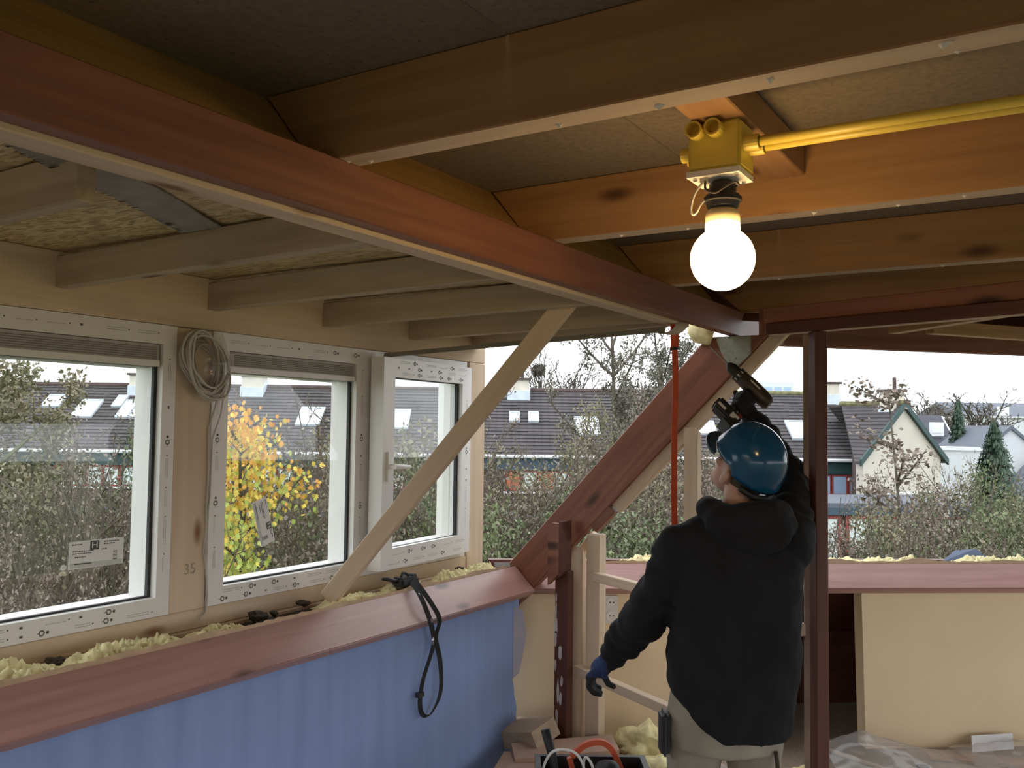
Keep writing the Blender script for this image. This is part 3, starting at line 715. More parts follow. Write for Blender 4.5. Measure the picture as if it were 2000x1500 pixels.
# ------------------------------------------------------------------ mineral wool along both plates
def wool(p0, p1, wd, ht, seed, label, side=None):
    p0 = Vector(p0); p1 = Vector(p1); d = p1-p0; L = d.length; x = d.normalized(); y = Vector((0, 0, 1)).cross(x)
    nx = max(10, int(L/.007)); ny = 20; b = MB(); top = []; bot = []
    for i in range(nx+1):
        u = i/nx; rowt = []; rowb = []
        ragged = 1 - .55*abs(noise.noise(Vector((u*L*5, seed, 0))))
        hh = ht*(.55 + .9*abs(noise.noise(Vector((u*L*3.2, seed*1.7, 2)))))*min(1, 4*u+.25, 4*(1-u)+.25)
        for j in range(ny+1):
            v = j/ny - .5
            q = p0 + d*u + y*(v*wd*ragged + .012*noise.noise(Vector((u*L*9, v*3, seed))))
            n1 = noise.noise(Vector((q.x*26, q.y*26, seed))); n2 = noise.noise(Vector((q.x*75, q.y*75, seed+5))); n3 = noise.noise(Vector((q.x*210, q.y*130, seed+9)))
            z = hh*(1-(2*abs(v))**3)*(1 + .75*n1 + .5*n2 + .35*n3)
            rowt.append(q + Vector((0, 0, max(.002, z)))); rowb.append(q)
        top.append(rowt); bot.append(rowb)
    W = ny+1; vs = [q for r_ in top for q in r_] + [q for r_ in bot for q in r_]; o2 = W*(nx+1); fs = []
    for i in range(nx):
        for j in range(ny):
            a = i*W+j; fs.append((a, a+1, a+W+1, a+W)); fs.append((o2+a, o2+a+W, o2+a+W+1, o2+a+1))
        a = i*W; fs.append((a, a+W, o2+a+W, o2+a)); a = i*W+ny; fs.append((a, o2+a, o2+a+W, a+W))
    for j in range(ny):
        fs.append((j, o2+j, o2+j+1, j+1)); a = nx*W+j; fs.append((a, a+1, o2+a+1, o2+a))
    b.add(vs, fs); ob = b.build('insulation_batt', 'mineral_wool', smooth=True)
    tag(ob, label, 'insulation'); 
    return ob
bs = MB().box((-2.668, .84, .86), (-2.50, 4.06, .962)).build('wall_cavity_fill', 'dirt_and_gap_shade'); tag(bs, 'dark box painted as the shaded gap between the window sill and the tilted red board', 'gap', kind='structure')  # solid box whose dark colour stands in for shade in the gap
ww = [(.86, 1.62, .075, 'torn yellow mineral wool below the labelled window'), (1.60, 2.03, .055, 'ragged yellow mineral wool lump below the pane edge by the window post'), (2.06, 2.33, .030, 'thin frayed mineral wool below the window post'), (2.72, 3.06, .045, 'yellow mineral wool at the foot of the diagonal prop'), (3.08, 3.42, .040, 'yellow mineral wool under the black strap case'), (3.44, 4.0, .06, 'bright yellow mineral wool tuft next to the wall corner')]
for k, (a, c, h_, lb) in enumerate(ww): wool((-2.575, a, .965), (-2.575, c, .965), .15, h_, k*3.1+1, lb)
fwz = .985
for k, (a, c, h_, lb) in enumerate([(.16, .40, .045, 'small tuft of mineral wool on the far plate between the studs'), (.43, 1.30, .06, 'pale mineral wool strip on the far plate beside the man'), (1.34, 2.35, .05, 'pale mineral wool strip on the far plate beyond the slim post'), (2.37, 3.6, .055, 'pale mineral wool strip at the bright end of the far plate')]):
    wool(fw(a, .18, fwz-.02), fw(c, .18, fwz-.02), .18, h_, k*2.3+20, lb)
cav = MB(); far_box(cav, -.2, 4.7, .128, .3, .90, .964); tag(cav.build('wall_cavity_fill', 'dirt_and_gap_shade'), 'dark box painted as the shaded gap behind the far tilted red board', 'gap', kind='structure')  # dark-coloured box in place of the shade behind the far plate
def clod(c, s, seed, label):
    b = MB(); b.ell((0, 0, 0), (s, s*.8, s*.5), 12, 7); 
    for v in b.v:
        k = 1 + .8*noise.noise(Vector((v.x*60+seed, v.y*60, v.z*60))); v *= k; v += Vector(c)
    tag(b.build('dirt_clod', 'dirt_and_gap_shade', smooth=False), label, 'debris')
for k, (y, s, z, lb) in enumerate([(1.62, .030, .985, 'dark crumbly clod between two wool pieces under the first window'), (1.25, .028, .985, 'black crumbled debris at the left wool strip'), (2.42, .040, .99, 'largest dark clod, below the wide pane'), (2.50, .022, .985, 'small dark crumb beside the largest clod'), (2.66, .028, 1.0, 'dark lump at the foot of the pale prop'), (3.75, .026, 1.0, 'dark crumbs in the bright wool tuft')]):
    clod((-2.62, y, z), s, k*7, lb)

def bez(ps, n=26):
    ps = [Vector(p) for p in ps]; out = []
    for i in range(len(ps)-1):
        p0 = ps[max(0, i-1)]; p1 = ps[i]; p2 = ps[i+1]; p3 = ps[min(len(ps)-1, i+2)]
        for k in range(n if i == len(ps)-2 else n):
            t = k/n; out.append(.5*((2*p1) + (p2-p0)*t + (2*p0-5*p1+4*p2-p3)*t*t + (3*p1-p0-3*p2+p3)*t**3))
    out.append(ps[-1]); return out
# ------------------------------------------------------------------ work lamp
LX, LY = -.632, 1.87
jb = tag(empty('junction_box', (LX, LY, 2.27)), 'yellow plastic ceiling junction box with round pipe sockets', 'junction box')
b = MB().box((LX-.058, LY-.048, 2.268), (LX+.058, LY+.048, 2.372)); o = b.build('box_body', 'yellow_pvc', jb)
bm = bmesh.new(); bm.from_mesh(o.data); bmesh.ops.bevel(bm, geom=list(bm.edges), offset=.006, segments=2, affect='EDGES'); bm.to_mesh(o.data); bm.free()
def ring(c, d, ro, ri, ln):
    q = Vector((0, 0, 1)).rotation_difference(Vector(d)).to_matrix()
    return MB().lathe([(ri, ln), (ro, ln), (ro, 0), (ri, 0), (ri, ln)], 16, c, 0, q, False)
for dx in (-.024, .018): ring((LX+dx-.012, LY-.046, 2.352), (0, -1, 0), .0185, .0145, .030).build('pipe_socket', 'yellow_pvc', jb, smooth=False, fix=True)
for dy in (-.020, .020):
    MB().lathe([(.0005, 0), (.016, 0), (.016, .024), (.012, .026), (.0005, .026)], 14, (LX-.056, LY+dy, 2.315), 0, Vector((0, 0, 1)).rotation_difference(Vector((-1, 0, 0))).to_matrix()).build('pipe_socket', 'yellow_pvc', jb)
    ring((LX+.056, LY+dy, 2.322), (1, 0, 0), .0165, .0125, .034).build('pipe_socket', 'yellow_pvc', jb)
b = MB().box((LX-.060, LY-.050, 2.256), (LX+.056, LY+.050, 2.268)); b.build('cover_plate', 'white_plastic', jb)
for s in ((-.045, -.035), (.045, -.035), (.04, .035)): MB().lathe([(.0005, 0), (.005, 0), (.005, .004), (.0005, .004)], 10, (LX+s[0], LY+s[1], 2.251)).build('screw', 'steel', jb)
MB().box((LX-.034, LY-.038, 2.246), (LX-.016, LY-.026, 2.258)).build('wire_clip', 'vent_grey', jb)
GP = 'yellow conduit pipes'
for k, dy in enumerate((-.020, .020)):
    tag(MB().tube([(LX+.086, LY+dy, 2.322), (-.2, LY+dy-.001, 2.321), (.4, LY+dy+.004, 2.319), (1.2, LY+dy, 2.32), (3.6, LY+dy, 2.32)], .0105, 12).build('conduit_pipe', 'yellow_pvc', smooth=True), ['yellow conduit pipe leaving the junction box, the one nearer the front joist', 'yellow conduit pipe leaving the junction box, the one nearer the lamplit joist'][k], 'pipe', GP)
lp = tag(empty('pendant_lamp', (LX+.012, LY, 2.0)), 'lit bare globe bulb hanging in a black socket', 'lamp')
BX = LX+.004; BZ = 2.083
prof = [(.0005, BZ-.069)]

for k in range(1, 17):
    a = 2.57*k/16; prof.append((.069*math.sin(a), BZ-.069*math.cos(a)+.0))
prof += [(.0372, 2.150), (.0368, 2.160)]
MB().lathe(prof, 32, (BX, LY, 0)).build('bulb', 'lit_bulb', lp, smooth=True)
MB().lathe([(.037, 2.160), (.0365, 2.182), (.030, 2.190), (.020, 2.192)], 28, (BX, LY, 0)).build('bulb_neck', 'bulb_neck', lp, smooth=True)
MB().lathe([(.026, 2.186), (.034, 2.196), (.036, 2.206), (.041, 2.208), (.041, 2.216), (.037, 2.217), (.036, 2.222), (.029, 2.226), (.029, 2.246), (.022, 2.252), (.0005, 2.252)], 28, (BX, LY, 0)).build('lamp_socket', 'black_plastic', lp, smooth=False)
MB().tube(bez([(LX-.026, LY-.034, 2.248), (LX-.045, LY-.036, 2.225), (LX-.055, LY-.034, 2.195), (LX-.052, LY-.032, 2.180), (LX-.044, LY-.03, 2.184), (LX-.033, LY-.026, 2.205), (LX-.014, LY-.012, 2.222), (LX-.005, LY, 2.236)], 5), .0028, 6).build('flex', 'grey_cable', lp, smooth=True)
MB().tube(bez([(LX-.022, LY-.036, 2.248), (LX-.018, LY-.045, 2.228), (LX+.002, LY-.045, 2.218), (LX+.02, LY-.04, 2.228), (LX+.04, LY-.03, 2.240), (LX+.046, LY-.02, 2.234), (LX+.03, LY-.01, 2.236)], 5), .0028, 6).build('flex', 'dark_wire', lp, smooth=True)

# ------------------------------------------------------------------ coil of cable in a plastic bag on the window post
cc = tag(empty('cable_coil', (-2.66, 2.18, 1.9)), 'coil of grey cable in a clear bag hung on the window post', 'cable')
rr = random.Random(8)
for k in range(12):
    a0 = rr.uniform(0, 6); ry = rr.uniform(.055, .098); rz = rr.uniform(.075, .115); cy = 2.168+rr.uniform(-.018, .022); cz = 1.935+rr.uniform(-.025, .015); x0 = -2.678 + .005*k
    pts = [(x0 + .006*math.sin(3*t+a0), cy + ry*math.cos(t) + .025*(math.sin(t) < -.3)*0, cz + rz*math.sin(t) - .035*math.cos(t)) for t in [2*PI*i/28 for i in range(29)]]
    MB().tube(pts, .0045, 6, cap=False).build('cable_loop', 'grey_cable', cc, smooth=True)
b = MB()
for k in range(7):
    pts = [(-2.655+.004*k, 2.12+.14*t, 1.868 - .03*math.sin(PI*t) - .004*k + .05*t*t) for t in [i/10 for i in range(11)]]
    b.tube(pts, .0042, 6)
b.build('cable_loop', 'grey_cable', cc, smooth=True)
b = MB(); nx, nz = 16, 20
for i in range(nz+1):
    for j in range(nx+1):
        u = j/nx; v = i/nz; wv = .5 + .5*math.sin(PI*min(1, v*1.3))
        b.v.append(Vector((-2.672 + .062*math.sin(PI*u)**.6*math.sin(PI*min(.98, .12+v*.95))**.7 + .008*noise.noise(Vector((u*6, v*7, 1))), 2.185 + (u-.5)*(.13+.085*(1-v)**.5*math.sin(PI*min(1, .25+.75*(1-v)))) + .03*(1-v), 1.83 + .235*v)))
for i in range(nz):
    for j in range(nx):
        a = i*(nx+1)+j; b.f.append([a, a+1, a+nx+2, a+nx+1]); b.m.append(0)
b.build('plastic_bag', 'clear_bag', cc, smooth=True)
MB().tube([(-2.652, 2.26, 1.86), (-2.665, 2.235, 1.80), (-2.690, 2.222, 1.70), (-2.690, 2.226, 1.55), (-2.690, 2.222, 1.40), (-2.690, 2.226, 1.2), (-2.688, 2.238, 1.08), (-2.68, 2.225, 1.03), (-2.67, 2.19, 1.01)], .0035, 6).build('cable_tail', 'grey_cable', cc, smooth=True)
MB().tube([(-2.652, 2.26, 1.86), (-2.660, 2.25, 1.75), (-2.688, 2.238, 1.66), (-2.689, 2.236, 1.45), (-2.690, 2.215, 1.25), (-2.690, 2.235, 1.15), (-2.688, 2.228, 1.02)], .0028, 6).build('cable_tail', 'grey_cable', cc, smooth=True)

# ------------------------------------------------------------------ small black case with its hanging strap
dv = tag(empty('strap_case', (-2.53, 3.19, 1.0)), 'small black device case with a long strap hanging down the blue wall', 'case')
b = MB().box((-2.565, 3.135, 1.004), (-2.495, 3.258, 1.046)); o = b.build('case_body', 'black_plastic', dv)
bm = bmesh.new(); bm.from_mesh(o.data); bmesh.ops.bevel(bm, geom=list(bm.edges), offset=.010, segments=2, affect='EDGES'); bm.to_mesh(o.data); bm.free()
MB().tube([(-2.53, 3.14, 1.03), (-2.54, 3.09, 1.045), (-2.55, 3.06, 1.050)], [.010, .009, .006], 8).build('antenna', 'black_rubber', dv, smooth=True)
MB().tube([(-2.53, 3.165, 1.048), (-2.535, 3.18, 1.062), (-2.53, 3.20, 1.058), (-2.515, 3.205, 1.047)], .006, 6).build('clip_loop', 'black_rubber', dv, smooth=True)
MB().box((-2.548, 3.225, 1.044), (-2.51, 3.250, 1.052)).build('button_pad', 'black_rubber', dv)
st = bez([(-2.50, 3.19, 1.03), (-2.44, 3.17, .995), (-2.375, 3.145, .93), (-2.352, 3.16, .85), (-2.372, 3.20, .76), (-2.40, 3.17, .62), (-2.405, 3.155, .52), (-2.405, 3.18, .46), (-2.405, 3.24, .455), (-2.405, 3.305, .53), (-2.405, 3.30, .66), (-2.395, 3.25, .78), (-2.355, 3.22, .87), (-2.385, 3.20, .94), (-2.45, 3.20, 1.005), (-2.50, 3.21, 1.035)], 6)
MB().ribbon(st, (.30, 1, .35), .022, .004).build('strap', 'black_webbing', dv, smooth=False)
MB().box((-2.415, 3.135, .545), (-2.395, 3.172, .565)).build('buckle', 'black_plastic', dv)
MB().tube([(-2.43, 3.165, .985), (-2.378, 3.150, .93), (-2.350, 3.158, .87)], .005, 6).build('swivel_hook', 'steel', dv, smooth=True)
MB().tube([(-2.356, 3.172, .80), (-2.365, 3.185, .77)], .007, 6).build('swivel_hook', 'steel', dv, smooth=True)

# ------------------------------------------------------------------ loose trim, strap, hanging strip, foam, speckled board
tr = tag(empty('edge_trim', (-2.0, 3.3, 2.08)), 'thin grey metal edge trim slung under the dormer joists', 'trim')
MB().ribbon([(-2.662, 3.175, 2.040), (-2.0, 3.318, 2.086), (-1.40, 3.452, 2.128)], (0, .35, 1), .022, .004).build('trim_strip', 'zinc', tr)
MB().ribbon([(-2.662, 3.187, 2.048), (-2.0, 3.330, 2.096), (-1.40, 3.466, 2.139)], (0, 1, .2), .022, .003).build('trim_lip', 'rubber_flap', tr)
fl = [(-1.40 + .030*math.cos(t)+.045*(k/12), 3.47+.02*math.sin(t*1.3), 2.135 + .028*math.sin(t)) for k, t in enumerate([-2.6 + 4.2*i/12 for i in range(13)])]
MB().ribbon(fl, (.4, 1, 0), .07, .003).build('curled_end', 'rubber_flap', tr)
os_ = tag(empty('ratchet_strap', (-1.375, 3.49, .2)), 'orange webbing strap hanging straight down from the dormer corner', 'strap')
MB().ribbon([(-1.372, 3.478, 2.165), (-1.373, 3.485, 2.10), (-1.374, 3.488, 2.05)], (.85, .53, 0), .034, .006).build('strap_loop', 'orange_webbing', os_)
zz = [2.05 - 1.75*i/40 for i in range(41)]
MB().ribbon([(-1.374 + .003*math.sin(z*11), 3.49 + .004*math.sin(z*17), z) for z in zz], (.85, .53, 0), .024, .003).build('strap_band', 'orange_webbing', os_)
MB().box((-1.392, 3.478, 2.045), (-1.356, 3.50, 2.056)).build('strap_keeper', 'black_plastic', os_)
gs = tag(empty('felt_strip', (-1.65, 1.1, 2.2)), 'grey torn felt strip with a frayed dark edge under the dormer roof', 'strip')
def gq(t): return Vector((-1.56, .79, 2.236)).lerp(Vector((-1.985, 1.60, 2.242)), t)
MB().ribbon([gq(t/12)+Vector((0, 0, .004*math.sin(t))) for t in range(13)], (.9, .42, .12), .115, .004).build('strip_body', 'grey_felt', gs)
r3 = random.Random(4); b = MB()
for k in range(44):
    p = gq(r3.uniform(.05, .95)) + Vector((-.9, -.42, -.12)).normalized()*.050
    hgt = r3.uniform(.005, .028); wv = Vector((-.38, .76, 0)).normalized()*r3.uniform(.002, .006); up = Vector((.9, .42, .1)).normalized()*hgt
    b.add([p-wv+Vector((0, 0, -.008)), p+wv+Vector((0, 0, -.008)), p+up+Vector((0, 0, -.008))], [(0, 1, 2)])
b.build('frayed_edge', 'fringe', gs, fix=False)
b = MB(); tri = [(-1.40, 2.154), (-1.235, 2.154), (-1.235, 2.07), (-1.325, 1.99), (-1.375, 2.085)]
b.prism(tri, 'y', 4.066, 4.082); tag(b.build('fibre_board_offcut', 'soft_fibre_board'), 'grey speckled board offcut on the rafter under the red beam', 'board')
b = MB(); b.ell((-1.462, 4.05, 2.175), (.055, .04, .055), 16, 10)
for v in b.v: v += (v - Vector((-1.462, 4.05, 2.175)))*.5*noise.noise(v*22)
tag(b.build('foam_lump', 'mineral_wool', smooth=True), 'yellow foam lump on top of the red rafter', 'insulation')

# wall socket on the far wall
so = tag(empty('wall_socket', fw(.40, .03, .74)), 'white double wall socket under the far plate', 'socket')
far_box(MB(), .375, .445, .015, .035, .685, .83).build('socket_body', 'white_plastic', so)
for zc in (.795, .725):
    q = Vector((0, 0, 1)).rotation_difference(Vector((-NX, -NY, 0))).to_matrix()
    d = MB().lathe([(.0005, .002), (.021, .002), (.027, .006), (.030, .006), (.030, 0), (.0005, 0)], 18, fw(.412, .015, zc), 0, q).build('socket_face', 'white_plastic', so)
    for s in (-.0095, .0095): MB().lathe([(.0005, .003), (.004, .003), (.004, .001), (.0005, .001)], 8, fw(.412+s, .0145, zc), 0, q).build('pin_hole', 'window_gasket', d)

# ------------------------------------------------------------------ floor litter
def scrap(name, poly, z0, z1, mat, label, cat, tilt=(0, 0, 0), group=None):
    c = Vector((sum(p[0] for p in poly)/len(poly), sum(p[1] for p in poly)/len(poly), z0))
    b = MB().prism([(p[0]-c.x, p[1]-c.y) for p in poly], 'z', 0, z1-z0)
    o = b.build(name, mat, local=True); o.location = c; o.rotation_euler = tilt
    return tag(o, label, cat, group)
def board(name, c, L, wd, th, ang, mat, label, cat='board', tilt=0.0, roll=0.0):
    b = MB().box((-L/2, -wd/2, 0), (L/2, wd/2, th)); o = b.build(name, mat, local=True)
    o.location = c; o.rotation_euler = (roll, tilt, ang); return tag(o, label, cat)
board('scrap_board', (-2.06, 3.70, .0), .50, .30, .15, R(20), 'scrap_hardboard', 'broad brown offcut at the bottom of the litter heap by the blue wall')
board('insulation_slab', (-1.86, 3.56, .0), .34, .26, .135, R(12), 'mineral_wool', 'flat yellow insulation slab lying beside the brown offcuts', 'insulation')
board('scrap_board', (-2.08, 3.88, .16), .50, .16, .03, R(38), 'scrap_hardboard', 'brown hardboard strip laid over the litter heap', tilt=-.06, roll=.12)
board('scrap_board', (-2.29, 3.92, .16), .28, .16, .09, R(-20), 'weathered_spruce', 'pale wood block tipped over on the litter heap', tilt=-.25, roll=.3)
board('scrap_board', (-1.55, 4.58, .005), .45, .14, .012, R(50), 'scrap_hardboard', 'thin brown hardboard offcut lying flat before the far wall')
board('scrap_board', (-.42, 5.38, .005), .5, .12, .012, R(20), 'scrap_hardboard', 'thin brown sheet lying before the cream panel')
board('scrap_batten', (-.98, 5.02, .006), .34, .02, .012, R(-22), 'pale_spruce', 'thin pale stick lying before the dark opening')
def tuft(c, rad, seed, label, mat='mineral_wool'):
    b = MB(); b.ell((0, 0, 0), rad, 22, 14)
    for v in b.v:
        v *= 1 + .55*noise.noise(Vector((v.x*13+seed, v.y*13, v.z*13))) + .25*noise.noise(Vector((v.x*40+seed, v.y*40, v.z*40)))
    lo = min(v.z for v in b.v)
    for v in b.v: v += Vector((c[0], c[1], c[2]-lo))
    return tag(b.build('insulation_tuft', mat, smooth=True), label, 'insulation')
tuft((-1.80, 4.24, 0), (.16, .11, .11), 1, 'large torn wool tuft on the floor behind the man')
tuft((-1.66, 4.06, 0), (.19, .11, .07), 2, 'flat wool tuft on the floor between stud and man')
tuft((-1.74, 4.45, 0), (.10, .08, .045), 3, 'small wool tuft at the skirting of the far wall')
tuft((-1.02, 4.42, 0), (.10, .07, .05), 4, 'wool tuft on the floor beside the slim post')
tuft((-1.12, 4.62, 0), (.08, .05, .03), 5, 'tiny wool scrap before the dark opening')
r5 = random.Random(21)
for k in range(26):
    s = r5.uniform(.35, 2.75); t = r5.uniform(-.75, -.05); q = fw(s, t, 0)
    if -1.35 < q.x < -.85 and q.y < 3.8: continue
    L = r5.uniform(.02, .06); n = 5; a0 = r5.uniform(0, 6)
    poly = [(q.x + L*math.cos(a0+2*PI*i/n)*r5.uniform(.5, 1), q.y + L*math.sin(a0+2*PI*i/n)*r5.uniform(.3, .8)) for i in range(n)]
    scrap('rubble_chip', poly, .001, .008+r5.uniform(0, .012), r5.choice(['scrap_hardboard', 'mineral_wool', 'dirt_and_gap_shade', 'paper_white', 'weathered_spruce']), 'small flat chip of building rubble on the floor', 'debris', group='rubble chips on the floor')
def sheet(name, mat, f, nu, nv, label):
    b = MB()
    for i in range(nv+1):
        for j in range(nu+1): b.v.append(Vector(f(j/nu, i/nv)))
    for i in range(nv):
        for j in range(nu):
            a = i*(nu+1)+j; b.f.append([a, a+1, a+nu+2, a+nu+1]); b.m.append(0)
    return tag(b.build(name, mat, smooth=True, fix=False), label, 'sheet')
def pf(u, v):
    q = fw(1.45 + 1.0*u, -.06 - .62*v, 0)
    ridge = .17*max(0, 1-abs(u-.22)/.55)*math.exp(-((v-.30)/.28)**2)
    return (q.x, q.y, .012 + ridge + .02*abs(noise.noise(Vector((u*7, v*6, 3)))) + .012*abs(noise.noise(Vector((u*19, v*15, 5)))))
sheet('plastic_sheet', 'plastic_film', pf, 44, 30, 'crumpled clear plastic sheet peaked before the dark opening')
def pf2(u, v):
    q = fw(2.25 + .75*u, -.03 - .42*v, 0)
    return (q.x, q.y, .014 + .06*math.exp(-((v-.2)/.25)**2)*math.exp(-((u-.45)/.4)**2) + .02*abs(noise.noise(Vector((u*8, v*7, 9)))))
sheet('plastic_sheet', 'plastic_film', pf2, 30, 22, 'crumpled clear plastic sheet lying against the cream panel')
def pf3(u, v):
    q = fw(.72 + .32*u, -.05 - .25*v, 0)
    return (q.x, q.y, .015 + .17*math.exp(-((u-.5)/.35)**2)*math.exp(-((v-.4)/.35)**2)*(1+.5*noise.noise(Vector((u*6, v*6, 2)))))
sheet('plastic_sheet', 'plastic_film', pf3, 24, 20, 'small heap of clear film against the far wall behind the man')
b = MB(); pa = [fw(2.34, -.10, .02), fw(2.60, -.06, .02), fw(2.62, -.02, .09), fw(2.38, -.03, .085)]
b.add(pa + [p+Vector((-NX, -NY, 0))*.003 for p in pa], [(0, 1, 2, 3), (7, 6, 5, 4), (0, 4, 5, 1), (1, 5, 6, 2), (2, 6, 7, 3), (3, 7, 4, 0)])
tag(b.build('paper_sheet', 'paper_white'), 'white sheet of paper leaning on the cream panel', 'paper')

# ------------------------------------------------------------------ tool tub at the bottom edge
TX, TY = -1.50, 3.02
tb = tag(empty('tool_tub', (TX, TY, 0)), 'black tool tub with a broad rim standing beside the man', 'tub')
ro = Matrix.Rotation(YAW, 3, 'Z')
b = MB()
def tubp(w_, d_, z): return [Vector((TX, TY, z)) + ro @ Vector((sx*w_, sy*d_, 0)) for sx, sy in ((-1, -1), (1, -1), (1, 1), (-1, 1))]
lv = [(.17, .13, 0), (.20, .15, .44), (.212, .162, .44), (.212, .162, .462), (.19, .14, .462), (.165, .12, .03)]
for w_, d_, z in lv: b.v += tubp(w_, d_, z)
for i in range(len(lv)-1):
    for j in range(4): b.f.append([i*4+j, i*4+(j+1) % 4, i*4+4+(j+1) % 4, i*4+4+j]); b.m.append(0)
b.f.append([3, 2, 1, 0]); b.m.append(0); e0 = (len(lv)-1)*4; b.f.append([e0, e0+1, e0+2, e0+3]); b.m.append(0)
b.build('tub_shell', 'black_plastic', tb)
def tl(r_, d_, z): return Vector((TX, TY, z)) + ro @ Vector((r_, d_, 0))
hm = tag(empty('claw_hammer', tl(-.12, .05, .2)), 'hammer with a black rubber grip sticking out of the tub', 'hammer')
MB().tube([tl(-.10, .03, .25), tl(-.135, .05, .42), tl(-.150, .06, .50), tl(-.175, .07, .585)], [.012, .014, .017, .018], 12).build('grip', 'black_rubber', hm, smooth=True)
MB().tube([tl(-.155, .03, .235), tl(-.02, .03, .235)], .018, 10).build('hammer_head', 'steel', hm)
sw = tag(empty('bow_saw', tl(.05, .04, .2)), 'saw with a curved orange handle frame standing in the tub', 'saw')
MB().ribbon(bez([tl(-.075, .05, .495), tl(-.055, .05, .515), tl(-.02, .05, .540), tl(.03, .05, .548), tl(.065, .05, .53), tl(.09, .05, .49), tl(.115, .05, .42), tl(.12, .05, .28)], 6), (-.527, .85, 0), .022, .020).build('saw_frame', 'orange_plastic', sw)
MB().ribbon([tl(-.085, .05, .49), tl(-.06, .05, .40), tl(-.04, .05, .25)], (-.527, .85, 0), .022, .02).build('saw_frame', 'orange_plastic', sw)
MB().ribbon([tl(-.04, .05, .25), tl(.12, .05, .27)], (-.527, .85, 0), .002, .02).build('saw_blade', 'steel', sw)
cb = tag(MB().tube(bez([tl(-.17, -.02, .40), tl(-.185, -.02, .47), tl(-.155, -.03, .535), tl(-.10, -.03, .545), tl(-.055, -.03, .52), tl(-.03, -.03, .45), tl(-.02, -.02, .30)], 6), .005, 8).build('power_cable', 'white_cable', smooth=True), 'white cable looping over the rim of the tub', 'cable')
tag(MB().tube(bez([tl(-.035, .0, .40), tl(-.035, -.01, .50), tl(-.02, -.02, .51), tl(.0, -.03, .46), tl(.005, -.02, .30)], 5), .005, 8).build('power_cable', 'white_cable', smooth=True), 'short white cable bend beside the orange saw handle', 'cable')
gl = MB(); gl.ell(tl(.05, -.03, .455), (.055, .05, .055), 16, 10)
for v in gl.v: v += (v - tl(.05, -.03, .455))*.5*noise.noise(v*18)
tag(gl.build('rolled_bag', 'black_rubber', smooth=True), 'crumpled black pouch lying in the tub', 'pouch')

# ------------------------------------------------------------------ the worker
PO = Vector((-1.020, 3.160, 0))              # feet; local x right, y away from the viewer, z up
person = None
def remesh(b, voxel, smooth_it, name):
    me = b.mesh(name, 'skin'); ob = bpy.data.objects.new(name, me); col.objects.link(ob)
    m = ob.modifiers.new('r', 'REMESH'); m.mode = 'VOXEL'; m.voxel_size = voxel; m.use_smooth_shade = True
    if smooth_it:
        s = ob.modifiers.new('s', 'SMOOTH'); s.factor = .5; s.iterations = smooth_it
    dg = bpy.context.evaluated_depsgraph_get()
    me2 = bpy.data.meshes.new_from_object(ob.evaluated_get(dg)); me2.name = name
    bpy.data.objects.remove(ob); bpy.data.meshes.remove(me)
    me2.materials.clear(); me2.polygons.foreach_set('use_smooth', [True]*len(me2.polygons))
    return me2
def limb(b, pts, rs, n=16):
    # tapered tube with round ends
    pts = [Vector(p) for p in pts]
    P_ = []; R_ = []
    for i in range(len(pts)-1):
        for k in range(8):
            t = k/8; P_.append(pts[i].lerp(pts[i+1], t)); R_.append(rs[i]*(1-t)+rs[i+1]*t)
    P_.append(pts[-1]); R_.append(rs[-1])
    b.tube(P_, R_, n)
    for p, r_ in zip(pts, rs): b.ell(p, (r_, r_, r_), n, 8)
def loft(b, rings, n=28):
    # rings: (centre, rx, ry, power)
    base = len(b.v)
    for c, rx, ry in rings:
        for j in range(n):
            a = 2*PI*j/n; ca, sa = math.cos(a), math.sin(a)
            b.v.append(Vector(c) + Vector((rx*math.copysign(abs(ca)**.85, ca), ry*math.copysign(abs(sa)**.85, sa), 0)))
    for i in range(len(rings)-1):
        for j in range(n):
            a = base+i*n+j; b2 = base+i*n+(j+1) % n; b.f.append([a, b2, b2+n, a+n]); b.m.append(0)
    b.f.append([base+j for j in range(n)][::-1]); b.m.append(0); e = base+(len(rings)-1)*n; b.f.append([e+j for j in range(n)]); b.m.append(0)
SL, EL, WL = Vector((-.175, .0, 1.28)), Vector((-.305, .10, 1.02)), Vector((-.412, .25, .835))
SR_, ER, WR = Vector((.180, .0, 1.33)), Vector((.262, .20, 1.555)), Vector((.172, .385, 1.755))
# head frame: hf = facing, hu = crown, hs = his right
hf = Vector((-.42, .62, .665)).normalized(); hu = Vector((.40, -.58, .72)); hu = (hu - hf*hu.dot(hf)).normalized(); hs = hf.cross(hu).normalized()
HM = Matrix((hs, hf, hu)).transposed()       # columns: side, front, up
HC = Vector((.040, .03, 1.575))
def H(s, f, u): return HC + HM @ Vector((s, f, u))
